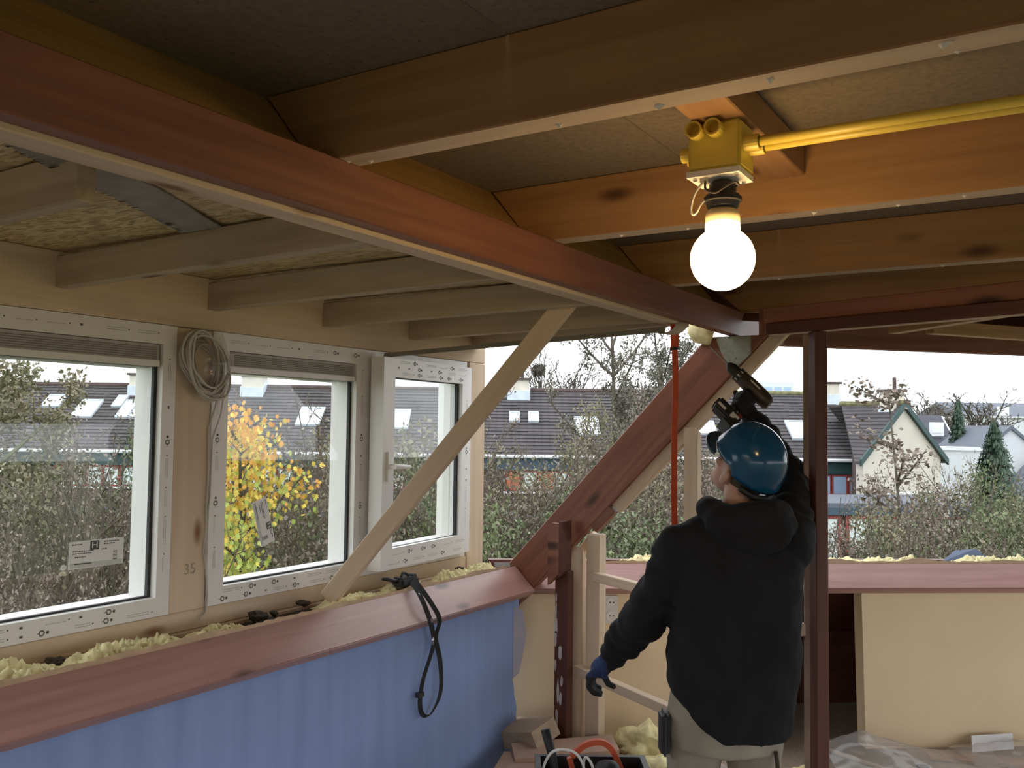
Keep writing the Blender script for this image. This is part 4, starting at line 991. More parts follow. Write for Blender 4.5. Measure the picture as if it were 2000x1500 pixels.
# hands: palm, four fingers, thumb
def finger(b, base, dirs, lens, r0):
    p = Vector(base); pts = [p]; rs = [r0]
    for k, (d, l) in enumerate(zip(dirs, lens)):
        p = p + Vector(d).normalized()*l; pts.append(p); rs.append(r0*(1-.10*(k+1)))
    limb(b, pts, rs, 10)
def left_hand(b, g):
    a = (Vector((-.475, .27, .762)) - WL).normalized(); k = Vector((-.478, .275, .765))     # hangs down and out
    side = Vector((.25, .9, -.1)).normalized(); nrm = a.cross(side).normalized()            # along the knuckles
    limb(b, [WL, WL.lerp(k, .5)], [.031+g, .034+g], 12)
    for t in (-.03, -.01, .01, .03): limb(b, [WL.lerp(k, .35)+side*t*.8, k+side*t], [.017+g, .014+g], 10)
    curl = Vector((.62, .10, -.6)); 
    for i, (t, l) in enumerate(((-.033, .030), (-.011, .034), (.011, .032), (.033, .025))):
        finger(b, k+side*t, [(-.10, .0, -1), (.55, .05, -.75), (.95, .05, -.25)], [l*1.15, l*.85, l*.7], .0095+g)
    finger(b, WL.lerp(k, .4)-side*.032+Vector((.012, 0, 0)), [(.05, -.35, -1), (.45, -.1, -.85), (.8, 0, -.4)], [.034, .028, .022], .0105+g)
GR = Vector((.128, .418, 1.832))             # middle of the grip
hx_ = Vector((-.110, -.055, -.100)).normalized()   # down the drill handle
ax_ = Vector((-.52, .34, .785)).normalized()       # drill axis, rear to chuck
ax_ = (ax_ - hx_*ax_.dot(hx_)*.6).normalized()
nx_ = hx_.cross(ax_).normalized()
def right_hand(b, g):
    # palm behind the grip, fingers wrap round its front
    palm = GR - ax_*.034 + hx_*.0
    limb(b, [WR, WR.lerp(palm, .6), palm], [.031+g, .033+g, .030+g], 12)
    for t in (-.028, -.009, .010, .029):
        limb(b, [palm + hx_*t*.6 - nx_*.0, palm + hx_*t - nx_*.024], [.018+g, .014+g], 10)
    for i, (t, l) in enumerate(((-.030, .030), (-.010, .033), (.011, .031), (.031, .026))):
        finger(b, palm + hx_*t - nx_*.026, [ax_*1 - nx_*.25, ax_*.6 + nx_*.75, nx_*1 - ax_*.15], [l*1.2, l*.9, l*.75], .0098+g)
    finger(b, palm - hx_*.022 + nx_*.022, [ax_*.9 + nx_*.35 - hx_*.2, ax_*1 - nx_*.1, ax_*.8 - nx_*.6], [.034, .028, .022], .0105+g)
# body: one continuous surface
b = MB()
loft(b, [((-.03, .0, .80), .155, .105), ((-.03, 0, .92), .165, .11), ((-.01, 0, 1.05), .16, .105), ((0, 0, 1.2), .175, .115), ((.0, .0, 1.32), .185, .10), ((.01, .01, 1.41), .12, .08), ((.02, .015, 1.45), .06, .06)])
limb(b, [(.015, .01, 1.38), (.03, .02, 1.50)], [.065, .058])
b.ell(H(0, -.010, .015), (.074, .098, .100), 24, 16, mat=HM)
b.ell(H(0, .028, -.055), (.058, .066, .070), 20, 12, mat=HM)                       # jaw
limb(b, [H(0, .06, -.10), H(0, .075, -.105)], [.03, .024])                             # chin
limb(b, [H(0, .088, .012), H(0, .108, -.022)], [.010, .014])                           # nose
b.ell(H(-.013, .098, -.026), (.009, .010, .008), 8, 6, mat=HM); b.ell(H(.013, .098, -.026), (.009, .010, .008), 8, 6, mat=HM)
b.ell(H(0, .088, -.058), (.022, .010, .006), 10, 6, mat=HM); b.ell(H(0, .086, -.068), (.020, .010, .007), 10, 6, mat=HM)
for s in (-1, 1):
    limb(b, [H(s*.05, .076, .030), H(s*.018, .090, .028)], [.009, .010])               # brow
    b.ell(H(s*.045, .066, -.020), (.022, .018, .018), 10, 6, mat=HM)                    # cheek
    b.ell(H(s*.079, -.010, -.030), (.011, .021, .034), 12, 8, mat=HM)                   # ear
    b.ell(H(s*.087, -.019, -.014), (.008, .015, .021), 10, 6, mat=HM)
for S, E_, W_, q in ((SL, EL, WL, 1), (SR_, ER, WR, 2)):
    limb(b, [S + (Vector((.04, 0, .05)) if q == 1 else Vector((-.05, 0, -.02))), S, E_, W_], [.06, .055, .042, .030])
left_hand(b, 0); right_hand(b, 0)
HL, HR = Vector((-.115, .0, .84)), Vector((.055, .0, .84))
KL, KR = Vector((-.14, .05, .46)), Vector((.085, .03, .46)); AL, AR = Vector((-.16, -.01, .10)), Vector((.10, -.03, .10))
for h_, k_, a_ in ((HL, KL, AL), (HR, KR, AR)):
    limb(b, [h_, k_, a_], [.092, .06, .042]); limb(b, [a_+Vector((0, -.03, -.045)), a_+Vector((0, .14, -.062))], [.040, .032])
me = remesh(b, .0062, 2, 'person')
me.materials.append(M['skin'])
person = bpy.data.objects.new('person', me); col.objects.link(person); person.location = PO; person.rotation_euler = (0, 0, YAW)
tag(person, 'person in a dark hoodie and blue hard hat reaching up with a drill', 'person')
def child(me, name, mat, par=None):
    me.materials.clear(); me.materials.append(M[mat])
    o = bpy.data.objects.new(name, me); col.objects.link(o); o.parent = par or person; return o
# eyes, barely seen
for s in (-1, 1):
    e_ = MB(); e_.ell(H(s*.031, .079, .012), (.012, .010, .010), 12, 8, mat=HM); e_.build('eye', 'paper_white', person, local=True, smooth=True)
# hoodie
b = MB()
loft(b, [((-.005, .0, .665), .205, .150), ((-.005, .0, .70), .212, .155), ((-.003, 0, .80), .226, .158), ((.0, 0, .92), .232, .158), ((.004, 0, 1.05), .230, .155), ((.008, 0, 1.18), .232, .150), ((.008, 0, 1.27), .228, .140), ((.004, 0, 1.345), .195, .122), ((.01, .01, 1.40), .135, .10), ((.02, .01, 1.44), .088, .085)])
for v in b.v:
    if v.z < .72: v.z += -.055*math.cos((v.x-.06)*6.0) + .035 + (.03 if v.x < -.1 else 0)*(-v.x)*4
limb(b, [Vector((-.09, .0, 1.33)), SL + Vector((-.01, 0, .0)), SL.lerp(EL, .5), EL, EL.lerp(WL, .6), WL.lerp(EL, .04)], [.085, .098, .088, .080, .064, .046])
limb(b, [Vector((.08, .0, 1.33)), SR_ + Vector((.010, .0, -.01)), SR_.lerp(ER, .5)+Vector((.008, 0, 0)), ER, ER.lerp(WR, .55), WR.lerp(ER, .06)], [.085, .098, .080, .068, .058, .044])
def fold(o, me, amp, f, sd):
    nm = [v.normal.copy() for v in me.vertices]
    for v, nv_ in zip(me.vertices, nm):
        c = v.co.copy(); n1 = noise.noise(Vector((c.x*f, c.y*f, c.z*f*.7+sd))); n2 = noise.noise(Vector((c.x*f*2.3, c.y*f*2.3, c.z*f*2.6+sd)))
        v.co = c + nv_*(amp*n1 + amp*.5*n2)
me = remesh(b, .0085, 5, 'hoodie')
nm = [v.normal.copy() for v in me.vertices]
for v, nv_ in zip(me.vertices, nm):   # sleeve creases
    c = v.co.copy()
    for S, E_, W_ in ((SL, EL, WL), (SR_, ER, WR)):
        for p0, p1 in ((S, E_), (E_, W_)):
            d = p1-p0; t = (c-p0).dot(d)/d.length_squared
            if .15 < t < 1.0 and (c-(p0+d*t)).length < .115 and abs(c.x) > .17:
                v.co = v.co + nv_*.0045*math.sin(t*19 + 12*c.y + 5*noise.noise(c*9))
fold(None, me, .016, 6.5, 3)
hd = child(me, 'hoodie', 'navy_fleece')
b = MB()       # hood lying in folds round the neck
pts = []
for k in range(25):
    t = -2.75 + 5.5*k/24
    pts.append((.035 + .128*math.sin(t), -.012 - .098*math.cos(t), 1.425 - .016*math.cos(t) + .010*math.sin(3*t)))
limb(b, pts[::2], [.046 + .014*math.cos(-2.75+5.5*k/12) for k in range(13)], 12)
b.ell((.045, -.115, 1.37), (.135, .045, .085), 16, 10); b.ell((.13, -.07, 1.385), (.085, .06, .06), 14, 8); b.ell((-.05, -.075, 1.39), (.08, .055, .055), 14, 8)
me = remesh(b, .008, 4, 'hood'); fold(None, me, .008, 11, 8); child(me, 'hood', 'navy_fleece', hd)
# trousers
b = MB()
loft(b, [((-.03, 0, .60), .185, .130), ((-.03, 0, .70), .192, .135), ((-.03, 0, .80), .185, .13), ((-.02, 0, .88), .175, .122)])
for h_, k_, a_ in ((HL, KL, AL), (HR, KR, AR)):
    limb(b, [h_+Vector((0, 0, -.12)), h_.lerp(k_, .4), k_, k_.lerp(a_, .5), a_+Vector((0, 0, -.02))], [.118, .110, .088, .078, .072])
me = remesh(b, .009, 4, 'trousers'); fold(None, me, .010, 8, 5); tro = child(me, 'trousers', 'khaki_trousers')
MB().tube(bez([(-.165, -.128, .55), (-.15, -.137, .52), (-.10, -.148, .485), (-.04, -.150, .472), (.02, -.148, .478), (.06, -.14, .50)], 5), .006, 6).build('pocket_edge', 'dirt_and_gap_shade', tro, local=True, smooth=True)
MB().tube(bez([(.12, -.10, .62), (.125, -.105, .56), (.115, -.11, .48), (.11, -.10, .42)], 5), .007, 6).build('pocket_edge', 'dirt_and_gap_shade', tro, local=True, smooth=True)
o = MB().box((-.262, -.05, .575), (-.232, .035, .725)).build('phone_pouch', 'black_rubber', tro, local=True)
bm = bmesh.new(); bm.from_mesh(o.data); bmesh.ops.bevel(bm, geom=list(bm.edges), offset=.011, segments=3, affect='EDGES'); bm.to_mesh(o.data); bm.free()
for a_ in (AL, AR):
    b = MB(); limb(b, [a_+Vector((0, -.01, .08)), a_+Vector((0, -.02, -.04))], [.058, .058]); limb(b, [a_+Vector((0, -.03, -.05)), a_+Vector((0, .10, -.055)), a_+Vector((0, .15, -.062))], [.050, .046, .038])
    for v in b.v: v.z = max(v.z, .0)
    child(remesh(b, .008, 2, 'boot'), 'boot', 'boot_leather')
# gloves
b = MB(); left_hand(b, .0045); limb(b, [WL, WL.lerp(EL, .10)], [.040, .042], 14); gl_ = child(remesh(b, .0034, 2, 'glove'), 'glove', 'glove_blue')
gl_.data.materials.append(M['glove_black'])
for f in gl_.data.polygons:
    c = f.center
    if c.z < .772 or c.x > -.425: f.material_index = 1
b = MB(); right_hand(b, .0045); limb(b, [WR, WR.lerp(ER, .12)], [.040, .043], 14); child(remesh(b, .0034, 2, 'glove'), 'glove', 'glove_black')
# hair under the hat rim
b = MB(); b.ell(H(0, -.026, .010), (.078, .088, .090), 24, 14, mat=HM)
b.v = [v if (HM.transposed() @ (v-HC)).y < .02 else HC + (v-HC)*.93 for v in b.v]
b.build('hair', 'hair', person, local=True, smooth=True)
# hard hat
hat = empty('hard_hat', H(0, -.004, .058), parent=person); hat.rotation_euler = HM.to_euler()
b = MB(); nu, nv = 40, 16; rows = []
for i in range(nv+1):
    th = (PI/2*1.13)*i/nv
    for j in range(nu):
        a = 2*PI*j/nu; st_, ct = math.sin(th), math.cos(th)
        rx, ry = .113, .142
        low = .0 if i < nv-1 else .006
        z = .128*ct if ct > 0 else .11*ct
        rib = 1 + .012*math.exp(-((math.cos(a))/.12)**2)*st_*(ct > .2)
        b.v.append(Vector(((rx+low)*st_*math.cos(a)*rib, (ry+low)*st_*math.sin(a)*rib, z - .018*(1 if math.sin(a) < -.3 else 0)*(i/nv)**3)))
for i in range(nv):
    for j in range(nu):
        a = i*nu+j; b2 = i*nu+(j+1) % nu; b.f.append([a, a+nu, b2+nu, b2]); b.m.append(0)
n0 = len(b.v); b.v += [v*.965 for v in b.v[:]]
for i in range(nv):
    for j in range(nu):
        a = n0+i*nu+j; b2 = n0+i*nu+(j+1) % nu; b.f.append([a, b2, b2+nu, a+nu]); b.m.append(0)
for j in range(nu):
    a = nv*nu+j; b2 = nv*nu+(j+1) % nu; b.f.append([a, n0+a, n0+b2, b2]); b.m.append(0)
o = b.build('shell', 'hat_blue', hat, local=True, smooth=True, fix=True)
b = MB(); pk = []
for k in range(15):
    a = R(28) + R(124)*k/14; e_ = math.sin(PI*k/14)**.6
    for (rad, z) in ((1.0, -.026), (1.0+.34*e_, -.040), (1.0+.34*e_, -.047), (1.0, -.034)): b.v.append(Vector((.119*math.cos(a)*rad, .143*math.sin(a)*rad, z)))
for k in range(14):
    for j in range(4): b.f.append([k*4+j, k*4+(j+1) % 4, k*4+4+(j+1) % 4, k*4+4+j]); b.m.append(0)
b.f.append([0, 1, 2, 3]); b.f.append([59, 58, 57, 56]); b.m += [0, 0]
b.build('peak', 'hat_peak', hat, local=True, smooth=False)
b = MB().box((-.036, .128, -.005), (.036, .176, .040)); b.build('lamp_clip', 'black_plastic', hat, local=True)
MB().tube([(.100*math.cos(a)*1.0, .130*math.sin(a)*1.0-.004, -.058+.012*math.sin(a)) for a in [R(215)+R(110)*k/14 for k in range(15)]], .012, 8).build('nape_strap', 'black_rubber', hat, local=True, smooth=True)

# ------------------------------------------------------------------ cordless drill (in the same local frame)
dr = empty('cordless_drill', PO, YAW)
tag(dr, 'dark brown cordless drill with a boxy battery held overhead', 'drill')
DC = GR - hx_*.090                                             # middle of the motor body
dq = Matrix((nx_, (-hx_ - ax_*(-hx_).dot(ax_)).normalized(), ax_)).transposed()
def D(x, y, z): return DC + dq @ Vector((x, y, z))
b = MB(); b.lathe([(.0005, -.095), (.022, -.094), (.031, -.082), (.034, -.05), (.034, .02), (.031, .05), (.029, .062), (.0005, .062)], 20, DC, 0, dq)
o = b.build('motor_body', 'tool_brown', dr, local=True); smooth_angle(o, 35)
b = MB(); b.lathe([(.0005, .062), (.031, .062), (.031, .088), (.0005, .088)], 20, DC, 0, dq); cl = b.build('clutch_ring', 'black_plastic', dr, local=True)
for k in range(10):
    a = 2*PI*k/10; q = [D(.0313*math.cos(a+t), .0313*math.sin(a+t), z) for t, z in ((-.09, .068), (.09, .068), (.09, .080), (-.09, .080))]
    MB().add(q, [(0, 1, 2, 3)]).build('clutch_mark', 'tool_white', cl, local=True, fix=False)
b = MB(); b.lathe([(.0005, .088), (.022, .088), (.024, .10), (.023, .122), (.014, .140), (.008, .146), (.0005, .146)], 18, DC, 0, dq); smooth_angle(b.build('chuck', 'black_rubber', dr, local=True), 35)
b = MB(); b.lathe([(.0005, .14), (.0045, .14), (.0045, .165), (.0028, .17), (.0028, .245), (.0008, .252)], 8, DC, 0, dq); b.build('screw_bit', 'steel', dr, local=True)
b = MB(); b.tube([DC + hx_*.015, GR - hx_*.01, GR + hx_*.035, GR + hx_*.06], [.024, .019, .019, .023], 14, flat=None); b.build('grip', 'black_rubber', dr, local=True, smooth=True)
BC = GR + hx_*.082
bq = Matrix((nx_, ax_, hx_)).transposed()
def boxq(c, hx2, hy2, hz2, name, mat, bev, par):
    b = MB(); 
    for sx, sy, sz in ((-1,-1,-1),(1,-1,-1),(1,1,-1),(-1,1,-1),(-1,-1,1),(1,-1,1),(1,1,1),(-1,1,1)): b.v.append(c + bq @ Vector((sx*hx2, sy*hy2, sz*hz2)))
    b.f = [[0,3,2,1],[4,5,6,7],[0,1,5,4],[1,2,6,5],[2,3,7,6],[3,0,4,7]]; b.m = [0]*6
    o = b.build(name, mat, par, local=True)
    if bev:
        bm = bmesh.new(); bm.from_mesh(o.data); bmesh.ops.bevel(bm, geom=list(bm.edges), offset=bev, segments=3, affect='EDGES'); bm.to_mesh(o.data); bm.free()
    return o
bt = boxq(BC + ax_*.006, .034, .062, .026, 'battery', 'black_plastic', .010, dr)
tow = Vector((0, -1, 0)); sg = -1 if nx_.y > 0 else 1                     # side that faces the viewer
def sticker2(c, u, v, hu2, hv2, name, mat, par):
    MB().add([c-u*hu2-v*hv2, c+u*hu2-v*hv2, c+u*hu2+v*hv2, c-u*hu2+v*hv2], [(0, 1, 2, 3)]).build(name, mat, par, local=True, fix=False)
sd = nx_*sg
sticker2(BC + ax_*.035 + sd*.0348 + hx_*.008, ax_, hx_, .020, .006, 'rating_label', 'tool_white', bt)
sticker2(BC - ax_*.030 + sd*.0348 + hx_*.004, ax_, hx_, .018, .012, 'painted_mark', 'tool_white', bt)
sticker2(BC - ax_*.046 + sd*.0349 - hx_*.015, ax_, hx_, .008, .006, 'release_button', 'tool_red', bt)
sticker2(DC + sd*.0345 + ax_*.0, ax_, hx_, .026, .004, 'side_lettering', 'tool_white', dr)

# ------------------------------------------------------------------ the neighbourhood outside
RZ = Matrix.Rotation(YAW, 3, 'Z'); GZ = -4.5
def ext(r_, d_, z): return RZ @ Vector((r_, d_, z))      # right / ahead of the viewer's heading
gr = MB(); gr.add([ext(-160, -60, GZ), ext(160, -60, GZ), ext(160, 420, GZ), ext(-160, 420, GZ)], [(0, 1, 2, 3)])
tag(gr.build('ground', 'lawn', fix=False), 'grassy ground of the gardens below', 'ground', kind='structure')

def stepped_roof(b, x0, x1, y0, z0, y1, z1, n=20, mi=0):
    # courses of tiles, each lapping the one below
    d = Vector((0, y1-y0, z1-z0)); nn = Vector((0, -(z1-z0), y1-y0)).normalized()*.035
    for k in range(n):
        a = Vector((0, y0, z0)) + d*(k/n); c = Vector((0, y0, z0)) + d*((k+1)/n)
        vs = []
        for x in (x0, x1): vs += [Vector((x, *a.yz)) + Vector((0, nn.y, nn.z)), Vector((x, *c.yz)), Vector((x, *a.yz))]
        b.add(vs, [(0, 3, 4, 1), (2, 5, 3, 0), (0, 1, 2), (3, 5, 4)], mi)
    return b
DE, RUN, ZE, ZR = 34.0, 4.0, .78, 3.34
def slope_pt(x, t, lift=0.0):
    L = math.hypot(RUN, ZR-ZE); ny, nz = -(ZR-ZE)/L, RUN/L
    return Vector((x, RUN*t + ny*lift, ZE + (ZR-ZE)*t + nz*lift))
def skylight(parent, x, w_, t0, t1):
    f = MB()
    def quad(xa, xb, ta, tb, l0, l1, mb):
        v = [slope_pt(xa, ta, l0), slope_pt(xb, ta, l0), slope_pt(xb, tb, l0), slope_pt(xa, tb, l0), slope_pt(xa, ta, l1), slope_pt(xb, ta, l1), slope_pt(xb, tb, l1), slope_pt(xa, tb, l1)]
        mb.add(v, [(0, 3, 2, 1), (4, 5, 6, 7), (0, 1, 5, 4), (1, 2, 6, 5), (2, 3, 7, 6), (3, 0, 4, 7)])
    h = .07/4.75
    quad(x-w_/2, x+w_/2, t0, t0+h, .02, .12, f); quad(x-w_/2, x+w_/2, t1-h, t1, .02, .12, f)
    quad(x-w_/2, x-w_/2+.06, t0+h, t1-h, .02, .12, f); quad(x+w_/2-.06, x+w_/2, t0+h, t1-h, .02, .12, f)
    fo = f.build('skylight', 'lead_flashing', parent, local=True)
    g = MB(); quad(x-w_/2+.06, x+w_/2-.06, t0+h, t1-h, .03, .08, g); g.build('pane', 'skylight_glass', fo, local=True)
def chimney(parent, x, y, w_, dd, z0, z1, pipe=True):
    c = MB().box((x-w_/2, y-dd/2, z0), (x+w_/2, y+dd/2, z1)).build('chimney', 'chimney_render', parent, local=True)
    MB().box((x-w_/2-.08, y-dd/2-.08, z1), (x+w_/2+.08, y+dd/2+.08, z1+.09)).build('cap', 'brick_dark', c, local=True)
    MB().prism([(y-dd/2-.04, z0), (y+dd/2+.04, z0), (y+dd/2+.04, z0+.75), (y-dd/2-.04, z0+.42)], 'x', x-w_/2-.05, x+w_/2+.05).build('flashing', 'lead_flashing', c, local=True)
    if pipe: MB().tube([(x+.15, y, z1+.08), (x+.15, y, z1+.55)], .07, 8).build('pipe', 'brick_dark', c, local=True)
UW = 5.2
sky = [(108, .75, .60, .80), (172, .85, .44, .72), (236, .42, .62, .80), (251, .55, .44, .72), (282, .85, .44, .72), (608, .97, .36, .64), (778, .95, .33, .62), (1006, .42, .46, .61), (1043, .42, .46, .61), (1147, .98, .27, .54), (1378, .8, .30, .50), (1562, .90, .24, .52)]
chim = [(284, 1), (500, 1), (1013, 1), (1610, 0)]
ulab = ['terraced house at the bare hedge end of the row, roof without windows', 'terraced house with slanted roof windows behind the brown shrubs', 'terraced house with three close roof windows and a cream chimney', 'terraced house seen behind the yellow maple', 'terraced house with a roof window behind the opening sash', 'terraced house with two small square roof windows and orange panel', 'terraced house half hidden by the tall alder', 'terraced house with blue curtained windows next to the gable house']
x_start = -28.1
for u in range(8):
    x0 = x_start + u*UW
    T = empty('terraced_house', ext(x0, DE, GZ), YAW); T.location.z = 0
    tag(T, ulab[u], 'house', 'row of terraced houses across the gardens')
    x1 = UW
    stepped_roof(MB(), 0, x1, -.15, ZE-.10, RUN, ZR, 20).build('roof', 'roof_tiles', T, local=True)
    MB().prism([(RUN, ZR), (RUN*2, ZE), (RUN*2, ZE-.1), (RUN, ZR-.12)], 'x', 0, x1).build('roof_back', 'roof_tiles', T, local=True)
    MB().tube([(0, RUN, ZR+.02), (x1, RUN, ZR+.02)], .11, 8).build('ridge_cap', 'ridge_moss' if u > 6 else 'brick_dark', T, local=True)
    MB().box((0, .15, GZ), (x1, RUN*2-.3, ZE-.3)).build('wall', 'brick_dark', T, local=True)
    MB().box((0, .0, ZE-.62), (x1, .16, ZE-.10)).build('fascia', 'fascia_blue' if u in (5,) else 'fascia_green', T, local=True)
    MB().tube([(0, -.16, ZE-.10), (x1, -.16, ZE-.10)], .065, 8).build('gutter', 'gutter_white', T, local=True)
    w0 = {1: 1.2, 2: .4, 3: 1.8, 4: .8, 5: 1.9, 6: .8, 7: 2.0}.get(u, 1.0); nwin = {7: 5, 5: 4, 2: 5}.get(u, 4)
    for k in range(nwin):
        xa = w0 + k*.62
        f = MB(); zt, zb2 = ZE-.64, ZE-1.42
        f.box((xa, .05, zb2), (xa+.60, .14, zb2+.06)).box((xa, .05, zt-.06), (xa+.60, .14, zt)).box((xa, .05, zb2+.06), (xa+.05, .14, zt-.06)).box((xa+.55, .05, zb2+.06), (xa+.60, .14, zt-.06))
        fo = f.build('window', 'frame_red', T, local=True)
        pm = 'panel_orange' if (u == 5 and k in (0, 2)) else ('curtain_blue' if u == 7 else 'curtain_pale')
        if u == 7 and k == 1: pm = 'brick_dark'
        MB().box((xa+.05, .08, zb2+.06), (xa+.55, .10, zt-.06)).build('pane', pm, fo, local=True)
    MB().box((w0-.1, -.02, ZE-1.50), (w0+nwin*.62+.1, .16, ZE-1.43)).build('window_ledge', 'gutter_white', T, local=True)
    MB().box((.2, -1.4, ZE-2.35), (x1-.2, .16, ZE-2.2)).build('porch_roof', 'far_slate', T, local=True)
    for (px, w_, t0, t1) in sky:
        xx = (px-1000)/1750*(DE+RUN*(t0+t1)/2) - x0
        if 0 < xx <= UW: skylight(T, xx, w_, t0, t1)
    for px, pp in chim:
        xx = (px-1000)/1750*(DE+RUN) - x0
        if 0 < xx <= UW: chimney(T, xx, RUN-.25, .86, .8, ZR-.45, ZR+.42, pp)
# cream gable house, turned towards us
gh = tag(empty('gable_house', ext(14.4, 33.0, 0), YAW + R(30)), 'cream rendered gable house with green barge boards', 'house')
hw, ze, za = 2.2, .88, 2.72
MB().prism([(-hw, GZ), (hw, GZ), (hw, ze), (0, za), (-hw, ze)], 'y', 0, .3).build('gable_wall', 'render_cream', gh, local=True)
MB().prism([(-hw, .3), (hw, .3), (hw, 3.2), (0, 2.4)], 'z', GZ, ze).build('wall', 'brick_dark', gh, local=True)
for s in (-1, 1):
    b = MB(); n = 16
    for k in range(n):
        ta, tb_ = k/n, (k+1)/n; xa, za_ = s*(hw+.25)*(1-ta), (ze-.2)+(za+.1-ze+.2)*ta; xb, zb_ = s*(hw+.25)*(1-tb_), (ze-.2)+(za+.1-ze+.2)*tb_
        ya, yb = (3.4, 3.4) if s > 0 else (.15+2.6*ta, .15+2.6*tb_)
        b.add([(xa, -.1, za_+.04), (xa, ya, za_+.04), (xb, yb, zb_), (xb, -.1, zb_), (xa, -.1, za_-.06), (xa, ya, za_-.06), (xb, yb, zb_-.08), (xb, -.1, zb_-.08)], [(0, 1, 2, 3), (7, 6, 5, 4), (0, 4, 5, 1), (1, 5, 6, 2), (2, 6, 7, 3), (3, 7, 4, 0)])
    b.build('roof', 'roof_tiles', gh, local=True)
    MB().prism([(s*(hw+.27), ze-.32), (s*(hw+.27), ze-.08), (0, za+.20), (0, za-.04)], 'y', -.16, -.08).build('barge_board', 'fascia_green', gh, local=True)
MB().tube([(0, -.1, za+.14), (0, 2.8, za+.14)], .1, 8).build('ridge_cap', 'ridge_moss', gh, local=True)
chimney(gh, 0.0, .45, .62, .6, za-.7, za+.55, True)
MB().box((-hw, -.03, -.50), (hw, .0, -.42)).build('wall_band', 'gutter_white', gh, local=True)
ex = tag(empty('flat_extension', ext(11.2, 27.5, GZ), YAW), 'low flat roofed extension with red framed windows in front of the row', 'building'); ex.location.z = 0
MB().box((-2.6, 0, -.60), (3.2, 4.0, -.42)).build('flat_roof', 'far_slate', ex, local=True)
MB().box((-2.65, -.06, -.78), (3.25, 0, -.56)).build('roof_edge', 'fascia_blue', ex, local=True)
MB().box((-2.5, .1, GZ), (3.1, 3.9, -.6)).build('wall', 'brick_dark', ex, local=True)
for k in range(4):
    fo = MB().box((-2.3+k*1.35, .02, -2.3), (-2.2+k*1.35, .1, -.8)).box((-1.2+k*1.35, .02, -2.3), (-1.1+k*1.35, .1, -.8)).box((-2.2+k*1.35, .02, -.9), (-1.2+k*1.35, .1, -.8)).build('window', 'frame_red', ex, local=True)
    MB().box((-2.2+k*1.35, .05, -2.3), (-1.2+k*1.35, .08, -.9)).build('pane', 'curtain_pale', fo, local=True)

def far_house(name, r0, r1, d_, zr, ze_, run, wallm, roofm, label, rot=0.0, sky_=None, gable='wall_white'):
    T = tag(empty(name, ext((r0+r1)/2, d_, 0), YAW+rot), label, 'house'); hw_ = (r1-r0)/2
    MB().box((-hw_, .1, GZ), (hw_, run*2-.1, ze_)).build('wall', wallm, T, local=True)
    MB().prism([(-.1, ze_-.05), (run, zr), (run*2+.1, ze_-.05)], 'x', -hw_, hw_).build('roof', roofm, T, local=True)
    MB().prism([(.1, GZ), (.1, ze_), (run, zr-.05), (run*2-.1, ze_), (run*2-.1, GZ)], 'x', hw_, hw_+.12).build('gable_wall', gable, T, local=True)
    MB().box((-hw_, -.22, ze_-.14), (hw_, -.08, ze_-.02)).build('gutter', 'gutter_white', T, local=True)
    for (x, t, w_) in (sky_ or []):
        z = ze_ + (zr-ze_)*t; y = run*t
        g = MB().box((x-w_/2, y-.55, z-.1), (x+w_/2, y-.35, z+.75)).build('dormer_window' if w_ > 1.4 else 'skylight', 'gutter_white', T, local=True)
        MB().box((x-w_/2+.12, y-.58, z+.1), (x+w_/2-.12, y-.55, z+.65)).build('pane', 'skylight_glass', g, local=True)
    return T
F1 = far_house('detached_house', 24.5, 26.8, 54, 2.95, .95, 4.0, 'brick_dark', 'slate_dark', 'dark roofed house with one white roof window beyond the gable house', R(-12), [(.2, .38, .8)])
chimney(F1, -1.35, 2.2, .75, .7, 1.6, 3.4, False)
for s in (-.2, .2): MB().tube([(-1.35+s, 2.2, 3.45), (-1.35+s, 2.2, 3.85)], .14, 8).build('chimney_pot', 'brick_dark', F1, local=True)
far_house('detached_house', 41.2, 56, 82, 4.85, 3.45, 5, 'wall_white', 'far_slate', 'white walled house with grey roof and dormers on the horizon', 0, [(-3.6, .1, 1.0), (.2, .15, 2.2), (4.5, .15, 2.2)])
for k in range(3): MB().box((-5.5+k*4, .0, 1.2), (-3.2+k*4, .12, 2.7)).build('window', 'curtain_blue', bpy.data.objects['detached_house.001'], local=True)
g3 = tag(empty('garden_house', ext(26.7, 48, 0), YAW), 'pale grey gabled house behind the spruce', 'house')
MB().prism([(-2.3, GZ), (2.3, GZ), (2.3, .2), (0, 2.05), (-2.3, .2)], 'y', 0, 5).build('gable_wall', 'wall_white', g3, local=True)
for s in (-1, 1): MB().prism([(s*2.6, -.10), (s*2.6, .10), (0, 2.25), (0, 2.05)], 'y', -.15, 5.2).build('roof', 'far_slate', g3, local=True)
g4 = tag(empty('garden_house', ext(27.2, 42, 0), YAW), 'bright white gabled house at the edge of the view', 'house')
MB().prism([(-2.4, GZ), (2.4, GZ), (2.4, -.55), (1.2, 1.55), (-.0, .1), (-2.4, -2.2)], 'y', 0, 5).build('gable_wall', 'wall_white', g4, local=True)
MB().prism([(-2.7, -2.5), (-2.5, -2.2), (1.2, 1.75), (1.2, 1.5)], 'y', -.15, 5.2).build('roof', 'far_slate', g4, local=True)
MB().box((-1.2, -.04, -2.9), (-.2, .0, -2.0)).build('window', 'far_slate', g4, local=True)
lb = tag(empty('long_hall', ext(28.2, 70, 0), YAW), 'long pale grey roofed hall behind the terrace ridge', 'building')
MB().box((-2.9, 0, GZ), (2.9, 10, 2.6)).build('wall', 'wall_white', lb, local=True); MB().prism([(-.2, 2.6), (3.0, 4.35), (10.2, 4.35), (10.2, 2.6)], 'x', -2.9, 2.9).build('roof', 'far_slate', lb, local=True)
